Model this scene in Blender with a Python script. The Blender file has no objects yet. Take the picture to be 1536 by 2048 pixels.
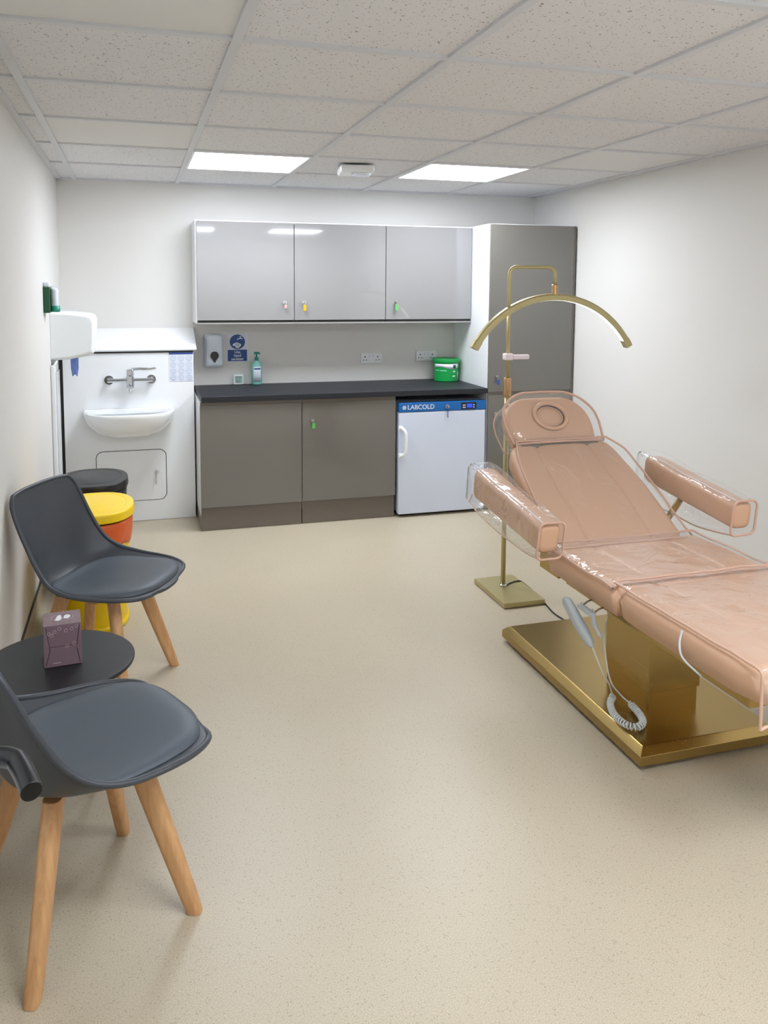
import bpy, bmesh, math, random
from mathutils import Vector, Matrix, noise
random.seed(7)
SC = bpy.context.scene
COL = SC.collection
PI = math.pi

# ------------------------------------------------------------------ camera
CAM = Vector((0.48098, -5.89825, 1.58150))
FPX, PCX, PCY = 1624.46, 744.98, 733.43
f_ = Vector((0.28024, 0.95515, -0.09566)); r_ = Vector((0.95968, -0.28105, 0.00516)); u_ = Vector((0.02196, 0.09325, 0.99540))
cd = bpy.data.cameras.new('camera'); cam = bpy.data.objects.new('camera', cd); COL.objects.link(cam)
M = Matrix((r_, u_, -f_)).transposed().to_4x4(); M.translation = CAM
cam.matrix_world = M
cd.sensor_fit = 'HORIZONTAL'; cd.sensor_width = 36.0
cd.lens = FPX * 36.0 / 1536.0
cd.shift_x = (768 - PCX) / 1536.0
cd.shift_y = (PCY - 1024) / 1536.0
cd.clip_start = 0.02
SC.camera = cam
# ------------------------------------------------------------------ world, exposure
wd = bpy.data.worlds.new('world'); SC.world = wd; wd.use_nodes = True
wd.node_tree.nodes['Background'].inputs[0].default_value = (0.9, 0.95, 1.0, 1)
wd.node_tree.nodes['Background'].inputs[1].default_value = 0.3
SC.view_settings.view_transform = 'Standard'; SC.view_settings.look = 'None'
SC.view_settings.gamma = 1.0; SC.view_settings.use_curve_mapping = False
SC.view_settings.exposure = 0.0
PANEL_POWER = 25.0      # ceiling panels
LAMP_POWER = 6.0       # half-moon lamp

# ------------------------------------------------------------------ materials
def lin(c):
    return tuple(((x/255.0)/12.92 if x/255.0 <= .04045 else ((x/255.0+.055)/1.055)**2.4) for x in c) + (1.0,)
def mat(name, col, rough=.5, metal=0.0, spec=.5, bump=None, coat=0.0, trans=0.0, emit=None, vary=None):
    m = bpy.data.materials.new(name); m.use_nodes = True
    nt = m.node_tree; b = nt.nodes['Principled BSDF']
    c = lin(col)
    b.inputs['Base Color'].default_value = c
    b.inputs['Roughness'].default_value = rough; b.inputs['Metallic'].default_value = metal
    b.inputs['Specular IOR Level'].default_value = spec
    b.inputs['Coat Weight'].default_value = coat; b.inputs['Coat Roughness'].default_value = .03
    b.inputs['Transmission Weight'].default_value = trans
    if emit:
        b.inputs['Emission Color'].default_value = lin(emit[0]); b.inputs['Emission Strength'].default_value = emit[1]
    tc = nt.nodes.new('ShaderNodeTexCoord')
    if vary:                                   # (scale, amount)
        n = nt.nodes.new('ShaderNodeTexNoise'); n.inputs['Scale'].default_value = vary[0]; n.inputs['Detail'].default_value = 4
        nt.links.new(tc.outputs['Object'], n.inputs['Vector'])
        mx = nt.nodes.new('ShaderNodeMix'); mx.data_type = 'RGBA'
        a = vary[1]
        mx.inputs[6].default_value = tuple(x*(1-a) for x in c[:3])+(1,); mx.inputs[7].default_value = tuple(min(1, x*(1+a)) for x in c[:3])+(1,)
        nt.links.new(n.outputs['Fac'], mx.inputs[0]); nt.links.new(mx.outputs[2], b.inputs['Base Color'])
    if bump:                                   # (scale, strength, distance)
        n = nt.nodes.new('ShaderNodeTexNoise'); n.inputs['Scale'].default_value = bump[0]; n.inputs['Detail'].default_value = 5
        nt.links.new(tc.outputs['Object'], n.inputs['Vector'])
        bp = nt.nodes.new('ShaderNodeBump'); bp.inputs['Strength'].default_value = bump[1]; bp.inputs['Distance'].default_value = bump[2]
        nt.links.new(n.outputs['Fac'], bp.inputs['Height']); nt.links.new(bp.outputs[0], b.inputs['Normal'])
    return m
def emis(name, col, s):
    m = bpy.data.materials.new(name); m.use_nodes = True; nt = m.node_tree; nt.nodes.clear()
    e = nt.nodes.new('ShaderNodeEmission'); e.inputs[0].default_value = lin(col); e.inputs[1].default_value = s
    o = nt.nodes.new('ShaderNodeOutputMaterial'); nt.links.new(e.outputs[0], o.inputs[0]); return m

WALL = mat('painted_wall', (228, 226, 222), .55, bump=(260, .08, .002), vary=(1.2, .012))
CEILW = mat('plain_ceiling_tile', (228, 227, 225), .8, bump=(300, .05, .001))
TBAR = mat('ceiling_grid_bar', (216, 217, 220), .5)
WHITE = mat('white_laminate', (242, 244, 246), .22, vary=(3, .01))
CERAM = mat('white_ceramic', (244, 246, 247), .08, coat=.5, bump=(4, .02, .001))
PLAST = mat('white_plastic', (240, 243, 245), .28, bump=(60, .02, .001))
GLOSS = mat('glossy_taupe_door', (114, 111, 105), .12, spec=.5, coat=.4, bump=(9, .010, .002))
UGLOSS = mat('glossy_door_light_painted', (142, 141, 141), .06, spec=.6, coat=.8, bump=(9, .008, .002))  # wall doors: lighter than GLOSS, their extra brightness is put into the colour
RAIL = mat('grey_rail', (156, 155, 153), .4, bump=(40, .02, .001))
TAUPE = mat('taupe_plinth', (112, 104, 95), .35, bump=(40, .02, .001))
DGAP = mat('dark_gap', (40, 38, 37), .6)
BLACK = mat('black_plastic', (20, 20, 22), .35, bump=(80, .05, .001))
WTOP = mat('charcoal_worktop', (36, 38, 43), .5, spec=.35, bump=(220, .25, .001), vary=(40, .12))
CHROME = mat('chrome', (205, 208, 212), .12, 1.0, bump=(20, .01, .001))
SHELL = mat('grey_chair_plastic', (64, 68, 74), .42, bump=(500, .05, .0005))
PADM = mat('grey_leatherette', (80, 87, 95), .48, bump=(420, .14, .0006))
PEACH = mat('beige_leatherette', (210, 169, 138), .40, bump=(500, .12, .0006), vary=(2.5, .03))
PIPING = mat('beige_piping', (208, 170, 148), .4, bump=(200, .1, .001))
YEL = mat('yellow_plastic', (255, 216, 8), .3, bump=(60, .04, .001))
ORNG = mat('orange_bag', (226, 98, 34), .35, bump=(28, .6, .01))
GREEN = mat('green_plastic', (16, 156, 72), .3, bump=(60, .03, .001))
DGREEN = mat('dark_green_board', (20, 78, 44), .45, bump=(60, .03, .001))
TEAL = mat('teal_plastic', (134, 204, 192), .2, bump=(60, .03, .001))
TEALCAP = mat('teal_cap', (40, 150, 130), .3, bump=(60, .03, .001))
BLUEM = mat('safety_blue', (12, 70, 138), .35, bump=(60, .02, .001))
FBLUE = mat('fridge_blue', (22, 100, 172), .3, bump=(60, .02, .001))
FWHITE = mat('fridge_white', (212, 220, 236), .3, bump=(260, .05, .0008))
NAVY = mat('poster_blue', (58, 84, 152), .5, bump=(60, .02, .001))
PALEB = mat('poster_pale_blue', (168, 186, 214), .5, bump=(60, .02, .001))
PAPER = mat('white_paper', (222, 227, 236), .6, bump=(60, .02, .001))
BTOWEL = mat('blue_paper_towel', (122, 148, 216), .8, bump=(90, .4, .004))
SILVER = mat('silver_grey_plastic', (228, 236, 248), .3, bump=(60, .02, .001))
GLASSY = mat('dark_lens', (28, 28, 26), .08, bump=(20, .01, .001))
KYEL = mat('yellow_key_tag', (240, 180, 10), .4, bump=(60, .02, .001))
KGRN = mat('green_key_tag', (90, 190, 90), .4, bump=(60, .02, .001))
KPNK = mat('pale_pink_key_tag', (196, 160, 158), .4, bump=(60, .02, .001))
KBLU = mat('blue_key_tag', (50, 90, 170), .4, bump=(60, .02, .001))
LCD = mat('lcd_screen', (150, 182, 172), .2, bump=(60, .02, .001))
TABLE = mat('black_table_top', (26, 27, 30), .42, bump=(300, .08, .0005))
PVCW = mat('cream_cord', (212, 216, 214), .35, bump=(60, .02, .001))
REMG = mat('remote_grey', (176, 182, 184), .4, bump=(60, .02, .001))
PINKW = mat('pinkish_white_plastic', (236, 222, 226), .35, bump=(60, .02, .001))
COPPER = mat('rose_gold_joint', (196, 160, 118), .3, .9, bump=(60, .02, .001))
HAND = mat('black_handle', (7, 8, 11), .36, .0, bump=(30, .02, .001))
BAND = mat('black_bin_bag', (20, 20, 22), .3, bump=(28, .7, .01))

# brushed gold, streaks along the object's x
def brushed(name, col, rough):
    m = mat(name, col, rough, 1.0); nt = m.node_tree; b = nt.nodes['Principled BSDF']
    tc = nt.nodes.new('ShaderNodeTexCoord'); mp = nt.nodes.new('ShaderNodeMapping'); mp.inputs['Scale'].default_value = (300, 3, 300)
    n = nt.nodes.new('ShaderNodeTexNoise'); n.inputs['Scale'].default_value = 1.0; n.inputs['Detail'].default_value = 6
    nt.links.new(tc.outputs['Object'], mp.inputs[0]); nt.links.new(mp.outputs[0], n.inputs['Vector'])
    mr = nt.nodes.new('ShaderNodeMapRange'); mr.inputs[3].default_value = rough-.03; mr.inputs[4].default_value = rough+.06
    nt.links.new(n.outputs['Fac'], mr.inputs[0]); nt.links.new(mr.outputs[0], b.inputs['Roughness'])
    bp = nt.nodes.new('ShaderNodeBump'); bp.inputs['Strength'].default_value = .02; bp.inputs['Distance'].default_value = .001
    nt.links.new(n.outputs['Fac'], bp.inputs['Height']); nt.links.new(bp.outputs[0], b.inputs['Normal'])
    return m
GOLD = brushed('brushed_gold', (172, 146, 92), .24)
LGOLD = mat('satin_gold_tube', (190, 177, 130), .36, .5, bump=(60, .02, .001))

def floor_mat():
    m = mat('speckled_vinyl', (196, 184, 158), .38); nt = m.node_tree; b = nt.nodes['Principled BSDF']
    tc = nt.nodes.new('ShaderNodeTexCoord')
    n1 = nt.nodes.new('ShaderNodeTexNoise'); n1.inputs['Scale'].default_value = 300; n1.inputs['Detail'].default_value = 2
    n2 = nt.nodes.new('ShaderNodeTexNoise'); n2.inputs['Scale'].default_value = 1.6; n2.inputs['Detail'].default_value = 3
    v = nt.nodes.new('ShaderNodeTexVoronoi'); v.inputs['Scale'].default_value = 240
    for n in (n1, n2, v): nt.links.new(tc.outputs['Object'], n.inputs['Vector'])
    cr = nt.nodes.new('ShaderNodeValToRGB'); e = cr.color_ramp.elements
    e[0].position = .28; e[0].color = lin((176, 163, 139)); e[1].position = .72; e[1].color = lin((206, 195, 172))
    nt.links.new(n1.outputs['Fac'], cr.inputs[0])
    mx = nt.nodes.new('ShaderNodeMix'); mx.data_type = 'RGBA'; mx.blend_type = 'MULTIPLY'
    mr = nt.nodes.new('ShaderNodeMapRange'); mr.inputs[1].default_value = .3; mr.inputs[2].default_value = .7; mr.inputs[3].default_value = .97; mr.inputs[4].default_value = 1.03
    nt.links.new(n2.outputs['Fac'], mr.inputs[0]); mx.inputs[0].default_value = 1
    nt.links.new(cr.outputs[0], mx.inputs[6]); nt.links.new(mr.outputs[0], mx.inputs[7])
    mx2 = nt.nodes.new('ShaderNodeMix'); mx2.data_type = 'RGBA'
    th = nt.nodes.new('ShaderNodeMath'); th.operation = 'GREATER_THAN'; th.inputs[1].default_value = .95
    sp = nt.nodes.new('ShaderNodeSeparateColor'); nt.links.new(v.outputs['Color'], sp.inputs[0]); nt.links.new(sp.outputs[0], th.inputs[0])
    ml = nt.nodes.new('ShaderNodeMath'); ml.operation = 'MULTIPLY'; ml.inputs[1].default_value = .28; nt.links.new(th.outputs[0], ml.inputs[0])
    nt.links.new(ml.outputs[0], mx2.inputs[0]); nt.links.new(mx.outputs[2], mx2.inputs[6]); mx2.inputs[7].default_value = lin((130, 112, 88))
    nt.links.new(mx2.outputs[2], b.inputs['Base Color'])
    bp = nt.nodes.new('ShaderNodeBump'); bp.inputs['Strength'].default_value = .1; bp.inputs['Distance'].default_value = .001
    nt.links.new(n1.outputs['Fac'], bp.inputs['Height']); nt.links.new(bp.outputs[0], b.inputs['Normal'])
    return m
FLOOR = floor_mat()

def tile_mat():
    m = mat('fissured_ceiling_tile', (204, 201, 197), .9); nt = m.node_tree; b = nt.nodes['Principled BSDF']
    tc = nt.nodes.new('ShaderNodeTexCoord')
    n = nt.nodes.new('ShaderNodeTexNoise'); n.inputs['Scale'].default_value = 60
    mx0 = nt.nodes.new('ShaderNodeMix'); mx0.data_type = 'VECTOR'; mx0.inputs[0].default_value = .02
    nt.links.new(tc.outputs['Object'], mx0.inputs[4]); nt.links.new(n.outputs['Color'], mx0.inputs[5]); nt.links.new(tc.outputs['Object'], n.inputs['Vector'])
    v = nt.nodes.new('ShaderNodeTexVoronoi'); v.inputs['Scale'].default_value = 92; nt.links.new(mx0.outputs[1], v.inputs['Vector'])
    n2 = nt.nodes.new('ShaderNodeTexNoise'); n2.inputs['Scale'].default_value = 45; nt.links.new(tc.outputs['Object'], n2.inputs['Vector'])
    mr = nt.nodes.new('ShaderNodeMapRange'); mr.inputs[1].default_value = .35; mr.inputs[2].default_value = .75; mr.inputs[3].default_value = .02; mr.inputs[4].default_value = .38
    nt.links.new(n2.outputs['Fac'], mr.inputs[0])
    lt = nt.nodes.new('ShaderNodeMath'); lt.operation = 'LESS_THAN'; nt.links.new(v.outputs['Distance'], lt.inputs[0]); nt.links.new(mr.outputs[0], lt.inputs[1])
    mx = nt.nodes.new('ShaderNodeMix'); mx.data_type = 'RGBA'; nt.links.new(lt.outputs[0], mx.inputs[0])
    mx.inputs[6].default_value = lin((228, 227, 228)); mx.inputs[7].default_value = lin((142, 140, 138))
    nt.links.new(mx.outputs[2], b.inputs['Base Color'])
    bp = nt.nodes.new('ShaderNodeBump'); bp.inputs['Strength'].default_value = .4; bp.inputs['Distance'].default_value = .002; bp.invert = True
    nt.links.new(lt.outputs[0], bp.inputs['Height']); nt.links.new(bp.outputs[0], b.inputs['Normal'])
    return m
TILE = tile_mat()

def wood_mat():
    m = mat('beech_wood', (206, 156, 104), .42); nt = m.node_tree; b = nt.nodes['Principled BSDF']
    tc = nt.nodes.new('ShaderNodeTexCoord'); mp = nt.nodes.new('ShaderNodeMapping'); mp.inputs['Scale'].default_value = (60, 60, 5)
    n = nt.nodes.new('ShaderNodeTexNoise'); n.inputs['Scale'].default_value = 1.2; n.inputs['Detail'].default_value = 6; n.inputs['Distortion'].default_value = .6
    nt.links.new(tc.outputs['Object'], mp.inputs[0]); nt.links.new(mp.outputs[0], n.inputs['Vector'])
    cr = nt.nodes.new('ShaderNodeValToRGB'); e = cr.color_ramp.elements
    e[0].position = .3; e[0].color = lin((196, 146, 98)); e[1].position = .72; e[1].color = lin((216, 170, 120))
    nt.links.new(n.outputs['Fac'], cr.inputs[0]); nt.links.new(cr.outputs[0], b.inputs['Base Color'])
    return m
WOOD = wood_mat()

def pvc_mat():
    m = bpy.data.materials.new('clear_pvc_film'); m.use_nodes = True; nt = m.node_tree; nt.nodes.clear()
    o = nt.nodes.new('ShaderNodeOutputMaterial'); mx = nt.nodes.new('ShaderNodeMixShader')
    t = nt.nodes.new('ShaderNodeBsdfTransparent'); t.inputs[0].default_value = (.975, .975, .975, 1)
    g = nt.nodes.new('ShaderNodeBsdfGlossy'); g.inputs['Roughness'].default_value = .07; g.inputs[0].default_value = (1, 1, 1, 1)
    ge = nt.nodes.new('ShaderNodeNewGeometry')
    dt = nt.nodes.new('ShaderNodeVectorMath'); dt.operation = 'DOT_PRODUCT'; nt.links.new(ge.outputs['Incoming'], dt.inputs[0])
    def mth(op, a, b):
        q = nt.nodes.new('ShaderNodeMath'); q.operation = op
        for i_, x_ in ((0, a), (1, b)):
            if x_ is None: continue
            if isinstance(x_, (int, float)): q.inputs[i_].default_value = x_
            else: nt.links.new(x_, q.inputs[i_])
        return q.outputs[0]
    # thin film: the same reflectance from either side
    refl = mth('ADD', mth('MULTIPLY', mth('POWER', mth('SUBTRACT', 1.0, mth('ABSOLUTE', dt.outputs['Value'], None)), 4.5), .80), .055)
    tc = nt.nodes.new('ShaderNodeTexCoord')
    n = nt.nodes.new('ShaderNodeTexNoise'); n.inputs['Scale'].default_value = 6; n.inputs['Detail'].default_value = 3; n.inputs['Distortion'].default_value = 1.1
    nt.links.new(tc.outputs['Object'], n.inputs['Vector'])
    bp = nt.nodes.new('ShaderNodeBump'); bp.inputs['Strength'].default_value = .6; bp.inputs['Distance'].default_value = .03
    nt.links.new(n.outputs['Fac'], bp.inputs['Height'])
    nt.links.new(bp.outputs[0], g.inputs['Normal']); nt.links.new(bp.outputs[0], dt.inputs[1])
    nt.links.new(refl, mx.inputs[0])
    nt.links.new(t.outputs[0], mx.inputs[1]); nt.links.new(g.outputs[0], mx.inputs[2]); df = nt.nodes.new('ShaderNodeBsdfDiffuse'); df.inputs[0].default_value = (.9, .9, .92, 1)
    mz = nt.nodes.new('ShaderNodeMixShader'); mz.inputs[0].default_value = .05
    nt.links.new(mx.outputs[0], mz.inputs[1]); nt.links.new(df.outputs[0], mz.inputs[2]); nt.links.new(mz.outputs[0], o.inputs[0])
    return m
PVC = pvc_mat()
LIGHTM = emis('lit_diffuser', (240, 246, 255), PANEL_POWER)
LEDM = emis('lit_led_strip', (255, 252, 240), LAMP_POWER)
DISP = emis('blue_display_glow', (60, 90, 255), 1.2)

# ------------------------------------------------------------------ helpers
def mesh(name, verts, faces, m, parent=None, smooth=False, mats=None, fm=None):
    me = bpy.data.meshes.new(name); me.from_pydata([tuple(v) for v in verts], [], faces)
    for k in (mats or [m]): me.materials.append(k)
    if fm:
        for p, i in zip(me.polygons, fm): p.material_index = i
    bm = bmesh.new(); bm.from_mesh(me); bmesh.ops.recalc_face_normals(bm, faces=bm.faces[:]) ; bm.to_mesh(me); bm.free()
    if smooth:
        for p in me.polygons: p.use_smooth = True
    o = bpy.data.objects.new(name, me); COL.objects.link(o)
    if parent: o.parent = parent
    return o
class MB:
    """collects shapes into one mesh"""
    def __init__(s): s.v = []; s.f = []
    def add(s, v, f):
        n = len(s.v); s.v += [Vector(x) for x in v]; s.f += [tuple(i+n for i in q) for q in f]; return s
    def box(s, x0, x1, y0, y1, z0, z1):
        v = [(x, y, z) for x in (x0, x1) for y in (y0, y1) for z in (z0, z1)]
        return s.add(v, [(0, 1, 3, 2), (4, 6, 7, 5), (0, 4, 5, 1), (2, 3, 7, 6), (0, 2, 6, 4), (1, 5, 7, 3)])
    def rings(s, rs, cap0=True, cap1=True, closed=True):
        n = len(rs[0]); v = [p for r in rs for p in r]; f = []
        for i in range(len(rs)-1):
            for j in range(n if closed else n-1):
                k = (j+1) % n; f.append((i*n+j, i*n+k, (i+1)*n+k, (i+1)*n+j))
        if cap0: f.append(tuple(range(n)))
        if cap1: f.append(tuple((len(rs)-1)*n+j for j in range(n)))
        return s.add(v, f)
    def tube(s, pts, rad, n=12, cap=True):
        pts = [Vector(p) for p in pts]; N = len(pts); rs = []
        up = None
        for i, p in enumerate(pts):
            t = (pts[min(i+1, N-1)]-pts[max(i-1, 0)]).normalized()
            if up is None: up = Vector((0, 0, 1)) if abs(t.z) < .9 else Vector((1, 0, 0))
            a = (up - t*up.dot(t)).normalized(); b = t.cross(a); up = a
            r = rad[i] if isinstance(rad, (list, tuple)) else rad
            rs.append([p + (a*math.cos(2*PI*j/n)+b*math.sin(2*PI*j/n))*r for j in range(n)])
        return s.rings(rs, cap, cap)
    def lathe(s, c, prof, n=32, sx=1, sy=1):
        rs = [[Vector((c[0]+r*sx*math.cos(2*PI*j/n), c[1]+r*sy*math.sin(2*PI*j/n), c[2]+z)) for j in range(n)] for r, z in prof]
        return s.rings(rs, prof[0][0] > 1e-6, prof[-1][0] > 1e-6) if True else s
    def build(s, name, m, parent=None, smooth=False, bevel=0, seg=2, sub=0):
        o = mesh(name, s.v, s.f, m, parent, smooth)
        if bevel:
            b = o.modifiers.new('bevel', 'BEVEL'); b.width = bevel; b.segments = seg; b.limit_method = 'ANGLE'; b.angle_limit = .6
            for p in o.data.polygons: p.use_smooth = True
            w = o.modifiers.new('wn', 'WEIGHTED_NORMAL')
        if sub:
            q = o.modifiers.new('sub', 'SUBSURF'); q.levels = sub; q.render_levels = sub
        return o
def box(name, x0, x1, y0, y1, z0, z1, m, parent=None, bevel=.0015, seg=2):
    return MB().box(x0, x1, y0, y1, z0, z1).build(name, m, parent, bevel=bevel, seg=seg)
def tag(o, label=None, cat=None, group=None, kind=None):
    if label: o['label'] = label
    if cat: o['category'] = cat
    if group: o['group'] = group
    if kind: o['kind'] = kind
    return o
def thing(name, label, cat, loc=(0, 0, 0), rz=0, group=None):
    o = bpy.data.objects.new(name, None); o.empty_display_size = .05; COL.objects.link(o)
    o.location = loc; o.rotation_euler = (0, 0, rz)
    return tag(o, label, cat, group)
def keep(o, root):
    """geometry written in world coordinates, moved into its thing's frame"""
    bpy.context.view_layer.update()
    inv = root.matrix_world.inverted() if root.parent is None else root.matrix_world.inverted()
    o.data.transform(inv); return o
def rrect(w, h, r, n=6):
    """rounded rectangle outline around 0,0"""
    out = []
    for cx, cy, a0 in ((w/2-r, h/2-r, 0), (-w/2+r, h/2-r, PI/2), (-w/2+r, -h/2+r, PI), (w/2-r, -h/2+r, 1.5*PI)):
        for k in range(n+1):
            a = a0+k*PI/2/n; out.append((cx+r*math.cos(a), cy+r*math.sin(a)))
    return out
def text(name, s, size, m, parent, loc, rot=(PI/2, 0, 0), align='CENTER', ext=.0006, bold=0):
    c = bpy.data.curves.new(name, 'FONT'); c.body = s; c.size = size; c.align_x = align; c.align_y = 'CENTER'; c.extrude = ext; c.offset = bold
    t = bpy.data.objects.new(name, c); COL.objects.link(t)
    bpy.context.view_layer.update()
    me = bpy.data.meshes.new_from_object(t.evaluated_get(bpy.context.evaluated_depsgraph_get()))
    COL.objects.unlink(t); bpy.data.objects.remove(t)
    me.materials.clear(); me.materials.append(m)
    o = bpy.data.objects.new(name, me); COL.objects.link(o); o.location = loc; o.rotation_euler = rot
    if parent: o.parent = parent
    return o
def catmull(pts, n=10):
    P = [Vector(p) for p in pts]; P = [2*P[0]-P[1]]+P+[2*P[-1]-P[-2]]; out = []
    for i in range(1, len(P)-2):
        for k in range(n):
            t = k/n; a, b, c, d = P[i-1:i+3]
            out.append(.5*((2*b)+(c-a)*t+(2*a-5*b+4*c-d)*t*t+(3*b-a-3*c+d)*t**3))
    out.append(P[-2]); return out

# ------------------------------------------------------------------ room
H, W = 2.301, 3.542
GX, GY, TS = 0.1147, 0.0698, 0.672
YR = -5.82
def struct(o, label=None, cat=None): return tag(o, label, cat, kind='structure')
struct(box('floor', -.1, W+.1, -7.4, .1, -.1, 0, FLOOR, bevel=0), 'beige speckled vinyl floor of the treatment room', 'floor')
struct(box('wall_back', -.1, W+.1, 0, .1, 0, H+.1, WALL, bevel=0), 'cream painted back wall behind the cabinets', 'wall')
struct(box('wall_left', -.1, 0, -7.4, 0, 0, H+.1, WALL, bevel=0), 'white painted wall on the left behind the chairs', 'wall')
struct(box('wall_right', W, W+.1, -7.4, 0, 0, H+.1, WALL, bevel=0), 'bare white painted wall on the right beyond the bed', 'wall')
rw = MB().box(0, .2, YR-.12, YR, 0, H+.1).box(1.16, W, YR-.12, YR, 0, H+.1).box(.2, 1.16, YR-.12, YR, 2.08, H+.1)
struct(rw.build('wall_rear', WALL), 'white wall with the doorway at the near end', 'wall')
struct(box('wall_corridor', -.1, W+.1, -7.5, -7.4, 0, H+.1, WALL, bevel=0), 'white corridor wall outside the doorway', 'wall')
# ceiling: one mesh, one face per tile, some tiles plain
cv, cf, cm = [], [], []
PLAIN = {(0, 5), (0, 2), (4, 2)}; LAMPS = {(1, 1), (3, 1), (1, 7), (3, 7)}
xs = [0]+[GX+TS*i for i in range(6)]+[W]
ys = [0]+[GY+TS*j for j in range(1, 12)]
ys = [y for y in ys if y < 7.4]+[7.4]
zc = H+.010
for i in range(len(xs)-1):
    for j in range(len(ys)-1):
        if (i-1, j) in LAMPS: continue
        k = len(cv); cv += [(xs[i], -ys[j], zc), (xs[i+1], -ys[j], zc), (xs[i+1], -ys[j+1], zc), (xs[i], -ys[j+1], zc)]
        cf.append((k, k+1, k+2, k+3)); cm.append(1 if (i-1, j) in PLAIN else 0)
k = len(cv); cv += [(-.1, .1, H+.1), (W+.1, .1, H+.1), (W+.1, -7.5, H+.1), (-.1, -7.5, H+.1)]; cf.append((k, k+1, k+2, k+3)); cm.append(0)
ce = mesh('ceiling', cv, cf, None, mats=[TILE, CEILW], fm=cm)
struct(ce, 'suspended ceiling of speckled square tiles', 'ceiling')
g = MB(); bw = .015
for i in range(6): g.box(GX+TS*i-bw, GX+TS*i+bw, -7.4, 0, H, H+.02)
g.build('trim_1', TBAR, bevel=.001); struct(bpy.data.objects['trim_1'], 'long white bars of the ceiling grid', 'ceiling grid')
g = MB()
for y in ys[1:-1]: g.box(0, W, -y-bw, -y+bw, H+.001, H+.02)
struct(g.build('trim_2', TBAR, bevel=.001), 'cross bars of the ceiling grid', 'ceiling grid')
g = MB().box(0, .03, -7.4, 0, H-.001, H+.02).box(W-.03, W, -7.4, 0, H-.001, H+.02).box(0, W, -.03, 0, H-.001, H+.02)
struct(g.build('trim_3', TBAR, bevel=.001), 'edge angle where ceiling meets the walls', 'ceiling trim')
# coved skirting of the floor vinyl, with a black cap strip
def cove(name, capname, x, s, y0, y1, label):
    rr = .03; prof = [(0, .115), (.004, .115), (.004, rr+.004)]+[(.004+rr-rr*math.cos(a), .001+rr-rr*math.sin(a)) for a in [k*PI/2/6 for k in range(7)]]+[(0, .0005)]
    rs = [[Vector((x+s*p[0], y, p[1])) for p in prof] for y in (y0, y1)]
    struct(MB().rings(rs).build(name, FLOOR), label, 'skirting')
    c = MB().box(*sorted((x, x+s*.008)), y0, y1, .113, .122); struct(c.build(capname, BLACK), 'thin black capping strip above the coved skirting', 'trim')
cove('baseboard_left', 'trim_4', 0, 1, -5.8, -.28, 'coved beige vinyl skirting of the left wall')
cove('baseboard_right', 'trim_5', W, -1, -5.8, -.7, 'coved beige vinyl skirting of the right wall')

# ceiling light panels
LBL = {(1, 1): 'lit square ceiling panel nearer the sink, left of the smoke detector', (3, 1): 'lit square ceiling panel right of the smoke detector',
       (1, 7): 'lit square ceiling panel above the doorway end, left side', (3, 7): 'lit square ceiling panel above the doorway end, right side'}
for (i, j), lb in LBL.items():
    x0, y1 = GX+TS*i, -(GY+TS*j); cx, cy = x0+TS/2, y1-TS/2
    t = thing('ceiling_light_panel', lb, 'ceiling light', (cx, cy, H), group='ceiling light panels')
    h = TS/2-bw
    fr = MB()
    for a in (-1, 1):
        fr.box(*sorted((a*h, a*(h-.012))), -h, h, .0, .02); fr.box(-h+.012, h-.012, *sorted((a*h, a*(h-.012))), .0, .02)
    fr.build('frame', PLAST, t)
    MB().box(-h+.012, h-.012, -h+.012, h-.012, .004, .012).build('diffuser', LIGHTM, t)

# smoke detector / sensor on ceiling
t = thing('ceiling_sensor', 'small white rectangular sensor box on the ceiling between the light panels', 'ceiling sensor', (1.76, -1.16, H), math.radians(-8))
MB().box(-.10, .10, -.10, .10, -.045, -.001).build('housing', PLAST, t, bevel=.012, seg=3)
MB().lathe((0.03, -.03, 0), [(.0, -.058), (.05, -.057), (.06, -.044), (.0, -.044)], 24).build('lens', SILVER, t, smooth=True)

# ------------------------------------------------------------------ sink unit
SY = -.273
t = thing('sink_panel_unit', 'white boxed-in sink panel with sloping top ledge below the back wall', 'sink unit', (.44, 0, 0))
b = MB().box(.026, .862, SY, SY+.018, 0.002, 1.155).box(.844, .862, SY+.018, -.002, .002, 1.15).box(.026, .044, SY+.018, -.002, .002, 1.15)
keep(b.build('front_panel', WHITE, t, bevel=.001), t)
rs = [[Vector((x, -.002, 1.30)), Vector((x, -.002, 1.285)), Vector((x, SY-.012, 1.158)), Vector((x, SY-.020, 1.166)), Vector((x, SY-.018, 1.174))] for x in (.02, .882)]
keep(MB().rings(rs).build('sloping_ledge', WHITE, t), t)
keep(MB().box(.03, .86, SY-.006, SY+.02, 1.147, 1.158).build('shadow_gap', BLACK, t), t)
keep(MB().box(.001, .0255, SY+.006, SY+.02, .002, 1.15).build('side_gap_shade', BLACK, t), t)  # black strip stands in for the shade inside the open side gap
# access panel
ap = thing('x', None, None) if False else None
o = rrect(.452, .345, .045)
pc = (.443, SY-.001, .316)
ol = [Vector((pc[0]+a, pc[1], pc[2]+c)) for a, c in o]
ring = MB().tube(ol+[ol[0]], .0022, 6, False); keep(ring.build('access_panel_gasket', DGAP, t), t)
apn = MB().rings([[Vector((pc[0]+a*.99, SY-.004, pc[2]+c*.99)) for a, c in o], [Vector((pc[0]+a*.99, SY+.0, pc[2]+c*.99)) for a, c in o]])
acc = keep(apn.build('access_panel', WHITE, t), t)
lk = MB().tube([(.604, SY-.003, .335), (.604, SY-.018, .335)], .012, 16).tube([(.604, SY-.018, .335), (.604, SY-.034, .333)], .004, 8)
keep(lk.build('lock', CHROME, acc, smooth=False), t)
ky = MB().tube([(.604, SY-.03, .335), (.600, SY-.03, .30)], .003, 8).box(.594, .604, SY-.032, SY-.029, .255, .30)
keep(ky.build('key', CHROME, acc), t)

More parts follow.
